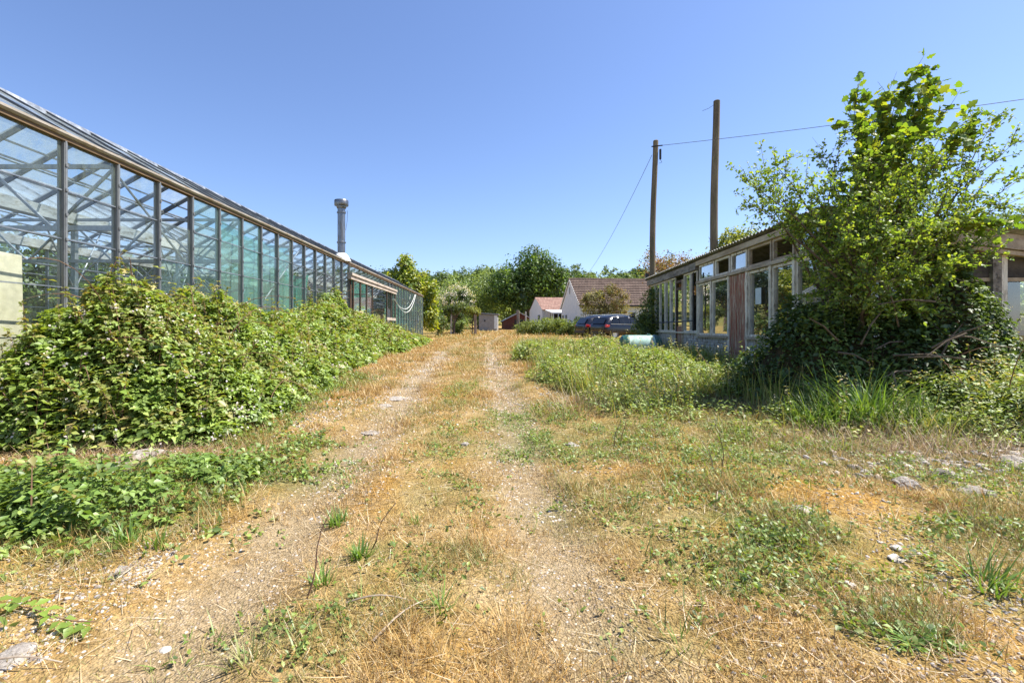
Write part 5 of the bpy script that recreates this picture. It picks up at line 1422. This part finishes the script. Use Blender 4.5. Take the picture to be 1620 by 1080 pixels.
tree('bush', 'dark low bush against the white gable', 'shrub', X_(921, 46), 46, 1.7, .8, 2200, .14, DK, 43, .05, 0, 6)
tree('ivy', 'leafy climber swallowing the far corner of the shed', 'climber', X_(1032, 18.9), 18.9, 2.6, .8, 9500, .085, [(.10, .16, .035), (.16, .23, .05), (.06, .10, .025)], 44, .06, .0, 6, tm=LEAF, mat='leaf', pal2=[(.28, .32, .08)],
     lb=[(.05, 0, 1.0, .55, .7, 1.1), (-.2, 0, .55, .55, .7, .65), (.15, .1, 1.75, .35, .5, .55), (.3, .0, .5, .5, .6, .6), (-.35, -.2, .9, .3, .4, .5), (.1, 0, 2.15, .25, .3, .3)])
tree('red_leaved_shrub', 'reddish brown shrub showing above the shed eave', 'shrub', X_(1078, 27), 27, HT(395, 1078, 27), 2.3, 12000, .13, [(.25, .13, .07), (.32, .19, .10), (.20, .16, .06)], 45, .1, .3, 9, pal2=[(.20, .22, .06), (.42, .30, .22)], outer=.55, tm=LEAF)
tree('tree', 'yellow green tree top peeping over the shed roof', 'tree', X_(1168, 24), 24, HT(364, 1168, 24), 2.1, 9000, .14, [(.28, .33, .06), (.36, .40, .08), (.20, .26, .05)], 46, .1, .4, 8, tm=LEAF)
tree('tree', 'airy green tree far behind the right end of the shed', 'tree', X_(1640, 17), 17, HT(305, 1620, 17), 1.7, 7000, .11, LT, 47, .14, .25, 9, tm=LEAF, outer=.5, mat='leaf')
tree('bush', 'bright bush seen through the shed windows', 'shrub', 12.3, 12.5, 2.6, 1.9, 6000, .12, [(.24, .34, .07), (.30, .38, .09), (.16, .25, .05)], 48, .08, 0, 9, tm=LEAF, mat='leaf')
tree('bush', 'green bush behind the right end of the shed', 'shrub', 11.6, 8.6, 2.1, 1.4, 5000, .11, [(.22, .32, .06), (.28, .36, .08), (.14, .22, .05)], 49, .08, 0, 8, tm=LEAF, mat='leaf')
# growing inside and behind the glasshouse
for i, (x, y, h, r, lab) in enumerate(((-5.6, 13.0, 2.5, .65, 'self sown shrub inside the glass below the flue'), (-5.7, 15.3, 2.2, .7, 'self sown shrub inside the glass beside the sliding door'), (-6.4, 17.3, 2.0, .7, 'self sown shrub inside the doorway of the glasshouse'), (-5.5, 10.9, 1.6, .55, 'low shrub inside the glass behind the mint sheet'))):
    tree('shrub', lab, 'shrub', x, y, h, r, 3800, .085, MID, 60 + i, .03, .0, 9, pal2=[(.26, .20, .09), (.20, .26, .06)], tm=LEAF, mat='leaf', group='shrubs growing in the glasshouse', outer=.45)
for i, (x, y, h, r) in enumerate(((-13.2, 3.2, 3.4, 2.0), (-13.4, 6.4, 3.6, 2.1), (-13.2, 9.8, 3.4, 2.1), (-13.5, 13.2, 3.8, 2.2), (-13.3, 16.8, 3.6, 2.1), (-13.4, 20.5, 3.7, 2.2), (-13.3, 24.5, 3.6, 2.2), (-13.3, 28.5, 3.6, 2.2))):
    tree('overgrown_shrub', 'dark overgrown shrub pressing against the back of the glasshouse', 'shrub', x, y, h, r, 7500, .19, DK, 70 + i, .06, .0, 9, pal2=MID, group='shrubs behind the glasshouse')

# -- wooded hill: nearer trees stand as individuals, the far wood is one mass
hill_t = []
for i, (px, py, Y, r, pal) in enumerate(((712, 425, 120, 5.2, MID), (745, 421, 124, 5.5, MID), (772, 419, 128, 5.0, MID), (700, 447, 104, 4.6, LT), (893, 424, 122, 5.0, DK), (915, 431, 118, 4.8, MID), (944, 430, 125, 5.0, LT), (880, 455, 100, 4.0, DK), (975, 433, 130, 4.6, MID), (1005, 433, 135, 4.8, MID), (800, 462, 105, 3.6, LT))):
    lab = ['rounded mid green tree first on the wooded skyline right of the yellow green tree', 'rounded leafy tree on the skyline above the flowering elder', 'leafy skyline tree nearest the left side of the big round tree', 'pale tree low on the slope above the elder', 'dark skyline tree touching the right side of the big round tree', 'mid green skyline tree above the white gable', 'pale skyline tree above the bungalow roof', 'dark tree between the big round tree and the bungalow roof', 'mid green skyline tree above the middle of the bungalow ridge', 'mid green skyline tree next to the short pole', 'pale tree half hidden behind the big round tree'][i]
    x = X_(px, Y); h = max(4.5, HT(py, px, Y)); tree('hillside_tree', lab, 'tree', x, Y, h, r, 5200, .5, [tuple(c * .9 + .01 for c in p) for p in pal], 80 + i, .35, .1, 13, pal2=MID, group='trees on the wooded hill')
lv = LV(); q = np.random.default_rng(500)
for i in range(120):
    Y = q.uniform(118, 190); x = q.uniform(-.62, .62) * Y; h = q.uniform(8.5, 11.5); r = q.uniform(3.6, 6); pal = [MID, DK, LT, MID][q.integers(0, 4)]
    c = crown(lobes(h, r, 8, 700 + i, .05), 1500, .75, [tuple(v * .85 + .015 for v in p) for p in pal], 700 + i)
    s_ = (np.array([x, Y, gz(x, Y)])); lv.raw(c.V[0] + s_, c.F[0], c.C[0])
tag(lv.build('hill_wood', M['leaf_far']), kind='stuff')

# ------------------------------------------------------------------ the bushy tree before the shed corner
def growth(e, base, targets, seed, stems, rad, extra=()):
    """stems from the base, a limb to each target, twigs along the outer part of each limb; returns twig lines"""
    q = np.random.default_rng(seed); m = MB(); tw = []
    hubs = []
    for i in range(stems):
        b = Vector(base) + Vector((q.normal(0, .16), q.normal(0, .12), -.05)); t = Vector(base) + Vector((q.normal(0, .45), q.normal(0, .3), q.uniform(1.0, 1.9)))
        pts = [b.lerp(t, j / 5) + Vector((q.normal(0, .03), q.normal(0, .03), 0)) for j in range(6)]; m.tube(pts, [rad * (1 - .1 * j) for j in range(6)], 7); hubs.append(pts)
    for t in targets:
        t = Vector(t); hb = min(hubs, key=lambda h_: (h_[-1] - t).length + q.random() * .5); s0 = hb[int(q.integers(3, 6))]; n = 9
        mid = s0.lerp(t, .5) + Vector((q.normal(0, .12), q.normal(0, .12), .22 + q.normal(0, .08)))
        pts = []
        for j in range(n + 1):
            u = j / n; pts.append((s0 * (1 - u) ** 2 + mid * 2 * u * (1 - u) + t * u * u) + Vector((q.normal(0, .012), q.normal(0, .012), 0)))
        m.tube(pts, [max(.003, rad * .5 * (1 - u * .93)) for u in np.linspace(0, 1, n + 1)], 5)
        for j in range(3, n + 1):
            d0 = (pts[j] - pts[j - 1]).normalized()
            for _ in range(3 if j < n else 4):
                d = (d0 * .7 + Vector(q.normal(0, .75, 3)) + Vector((0, 0, .35))).normalized(); L = q.uniform(.16, .48)
                a = pts[j]; tp_ = [a, a + d * L * .5, a + d * L + Vector((0, 0, q.uniform(-.08, .06)))]
                m.tube(tp_, [.0035, .0028, .0015], 4, False); tw.append(tp_)
    for a_ in extra: m.tube(a_, [.013, .010, .006], 5)
    m.build('branches', M['bark'], e, True); return tw


def leaf_twigs(tw, n, size, pal, seed, tm=LEAF, pal2=None):
    q = np.random.default_rng(seed); lv = LV(); A = np.array([[tuple(p) for p in t] for t in tw]); i = q.integers(0, len(A), n); u = q.random(n)[:, None]
    P = A[i, 0] * (1 - u) ** 2 + A[i, 1] * 2 * u * (1 - u) + A[i, 2] * u * u + q.normal(0, .018, (n, 3))
    ax = nrm(A[i, 2] - A[i, 0]); D = ax * .7 + q.normal(0, .7, (n, 3))
    c = mixc(pal, n, q, .2)
    if pal2 is not None: s_ = q.random(n) < .25; c[s_] = mixc(pal2, s_.sum(), q, .15)
    lv.leaves(P, q.normal(0, .8, (n, 3)) + np.array([0, 0, .8]), size * q.uniform(.55, 1.2, n), c, tm, D, rg=q); return lv


TX, TY = 5.15, 6.75; tz = gz(TX, TY)
e = empty('bushy_tree', (TX, TY, tz)); tag(e, 'bushy many stemmed tree smothering the near corner of the shed', 'tree')
tg = [(1182, 288, 6.4), (1205, 305, 6.7), (1190, 325, 6.5), (1225, 300, 6.4), (1212, 272, 6.6), (1245, 340, 6.6), (1500, 330, 6.5), (1555, 250, 6.8), (1460, 270, 6.4), (1575, 330, 6.6), (1228, 262, 6.6), (1272, 300, 6.5), (1300, 250, 6.9), (1330, 232, 6.8), (1355, 270, 6.4), (1400, 262, 6.3), (1440, 240, 6.6), (1490, 215, 6.9), (1535, 205, 7.0), (1575, 185, 7.0), (1600, 232, 6.7), (1612, 285, 6.6),
      (1560, 290, 6.4), (1510, 275, 6.2), (1450, 300, 6.1), (1395, 320, 6.0), (1340, 330, 6.1), (1295, 350, 6.2), (1262, 362, 6.5), (1345, 385, 5.95), (1410, 375, 5.9), (1475, 360, 5.9), (1535, 345, 6.1), (1580, 370, 6.4), (1560, 410, 6.2), (1500, 420, 5.95),
      (1430, 430, 5.9), (1320, 425, 7.2), (1350, 455, 7.2), (1400, 440, 7.3), (1450, 450, 7.2), (1500, 440, 7.2), (1295, 400, 7.3), (1330, 475, 6.3), (1395, 490, 6.15), (1455, 495, 6.2), (1290, 465, 6.6), (1365, 465, 6.2), (1430, 470, 6.2), (1370, 440, 5.95), (1480, 470, 6.1), (1420, 335, 7.4), (1480, 310, 7.4), (1360, 350, 7.3), (1530, 390, 7.3), (1450, 400, 7.2), (1390, 400, 6.0), (1320, 300, 6.3), (1480, 245, 6.5), (1420, 290, 6.2), (1375, 300, 6.5)]
q = np.random.default_rng(77); ex = []      # bare branches showing in the shade below the foliage
for i in range(22):
    a = Vector((q.normal(0, .55), -.78 + q.normal(0, .15), .55 + q.normal(0, .28))); d = Vector((q.normal(0, 1), q.normal(-.15, .2), q.normal(0, .55))).normalized(); L = q.uniform(.35, .8)
    ex.append([a, a + d * L * .5 + Vector((0, 0, .04)), a + d * L])
tw = growth(e, (0, 0, 0), [at(*t) - Vector((TX, TY, tz)) for t in tg], 901, 7, .045, ex)
leaf_twigs(tw, 32000, .052, [(.25, .36, .07), (.18, .28, .05), (.32, .42, .085), (.12, .20, .04)], 902, OVAL, [(.34, .40, .08)]).build('foliage', M['leaf_thin'], e)
SX, SY = 5.55, 7.15; sz_ = gz(SX, SY)
e = empty('sycamore_sapling', (SX, SY, sz_)); tag(e, 'broad leaved sapling rising through the top of the bushy tree', 'tree')
tg = [(1352, 165, 7.0), (1360, 200, 7.0), (1420, 160, 7.0), (1425, 215, 6.9), (1455, 165, 6.9), (1390, 235, 6.7), (1372, 215, 6.8), (1395, 170, 7.1), (1440, 122, 7.0), (1468, 150, 7.1), (1450, 195, 6.8), (1410, 240, 6.6), (1490, 185, 7.2), (1545, 200, 7.1), (1380, 262, 6.7), (1525, 225, 6.8), (1560, 345, 6.2)]
tw = growth(e, (0, 0, 0), [at(*t) - Vector((SX, SY, sz_)) for t in tg], 903, 2, .05)
leaf_twigs(tw, 3300, .112, [(.16, .26, .04), (.11, .19, .03), (.22, .31, .05)], 904, MAPLE, [(.33, .37, .05)]).build('foliage', M['leaf_thin'], e)


def ivy_h(x, y):
    a = np.exp(-(((x - 5.5) / 1.4) ** 2 + ((y - 6.75) / .75) ** 2) ** 1.8) * 1.62 + np.exp(-(((x - 4.15) / .7) ** 2 + ((y - 7.2) / .8) ** 2) ** 1.6) * .45 + np.exp(-(((x - 7.0) / 1.1) ** 2 + ((y - 6.6) / .9) ** 2) ** 1.7) * .50 + np.exp(-(((x - 5.9) / 1.5) ** 2 + ((y - 5.4) / .55) ** 2) ** 1.6) * .38
    return a * (.25 + 1.1 * fbm(x, y, .7, 97) + .35 * vn(x, y, .3, 98))
o = thicket('ivy_tangle', ivy_h, (2.8, 8.6, 4.6, 8.1), 2.1, 400, [(52000, 4.6, 8.1, .068, LEAF)], .002, [(.07, .12, .03), (.10, .16, .04), (.05, .09, .025), (.13, .20, .05)], [(.20, .28, .06)], .8, gap=.38)
tag(o, 'dark tangle of ivy and brambles round the foot of the bushy tree', 'ivy')
# ------------------------------------------------------------------ SKY, SUN, CAMERA
SUN_EL, SUN_AZ = 57.0, 82.0            # azimuth measured from +Y (into the picture) towards +X
W = bpy.data.worlds.new('World'); SC.world = W; W.use_nodes = True
nt = W.node_tree; bg = nt.nodes['Background']
sk = nt.nodes.new('ShaderNodeTexSky'); sk.sky_type = 'NISHITA'; sk.sun_disc = False
sk.sun_elevation = R(SUN_EL); sk.sun_rotation = R(SUN_AZ); sk.altitude = 50; sk.air_density = 1.0; sk.dust_density = .5; sk.ozone_density = 3.6
nt.links.new(mixrgb(nt, 1.0, sk.outputs[0], (.96, .965, 1.10), 'MULTIPLY'), bg.inputs[0]); bg.inputs[1].default_value = .090
sl = bpy.data.lights.new('sun', 'SUN'); sl.energy = 4.8; sl.angle = R(.5); sl.color = (1.0, .955, .88)
so = bpy.data.objects.new('sun', sl); COL.objects.link(so)
sd = Vector((math.sin(R(SUN_AZ)) * math.cos(R(SUN_EL)), math.cos(R(SUN_AZ)) * math.cos(R(SUN_EL)), math.sin(R(SUN_EL))))
so.rotation_euler = sd.to_track_quat('Z', 'Y').to_euler(); so.location = (20, 10, 40)

cd = bpy.data.cameras.new('camera'); cd.sensor_width = 36; cd.lens = F / 1620 * 36
cd.shift_x = 30 / 1620; cd.shift_y = -(540 - HY) / 1620; cd.clip_start = .05; cd.clip_end = 3000
co_ = bpy.data.objects.new('camera', cd); COL.objects.link(co_); co_.location = (0, 0, CAMZ); co_.rotation_euler = (R(90), 0, 0); SC.camera = co_

SC.view_settings.view_transform = 'Standard'; SC.view_settings.look = 'None'; SC.view_settings.exposure = 1.14; SC.view_settings.gamma = 1
SC.view_settings.use_curve_mapping = False
cy_ = SC.cycles
cy_.max_bounces = 7; cy_.diffuse_bounces = 3; cy_.glossy_bounces = 3; cy_.transmission_bounces = 5; cy_.transparent_max_bounces = 32
cy_.use_denoising = True; cy_.caustics_reflective = False; cy_.caustics_refractive = False; cy_.sample_clamp_indirect = 4
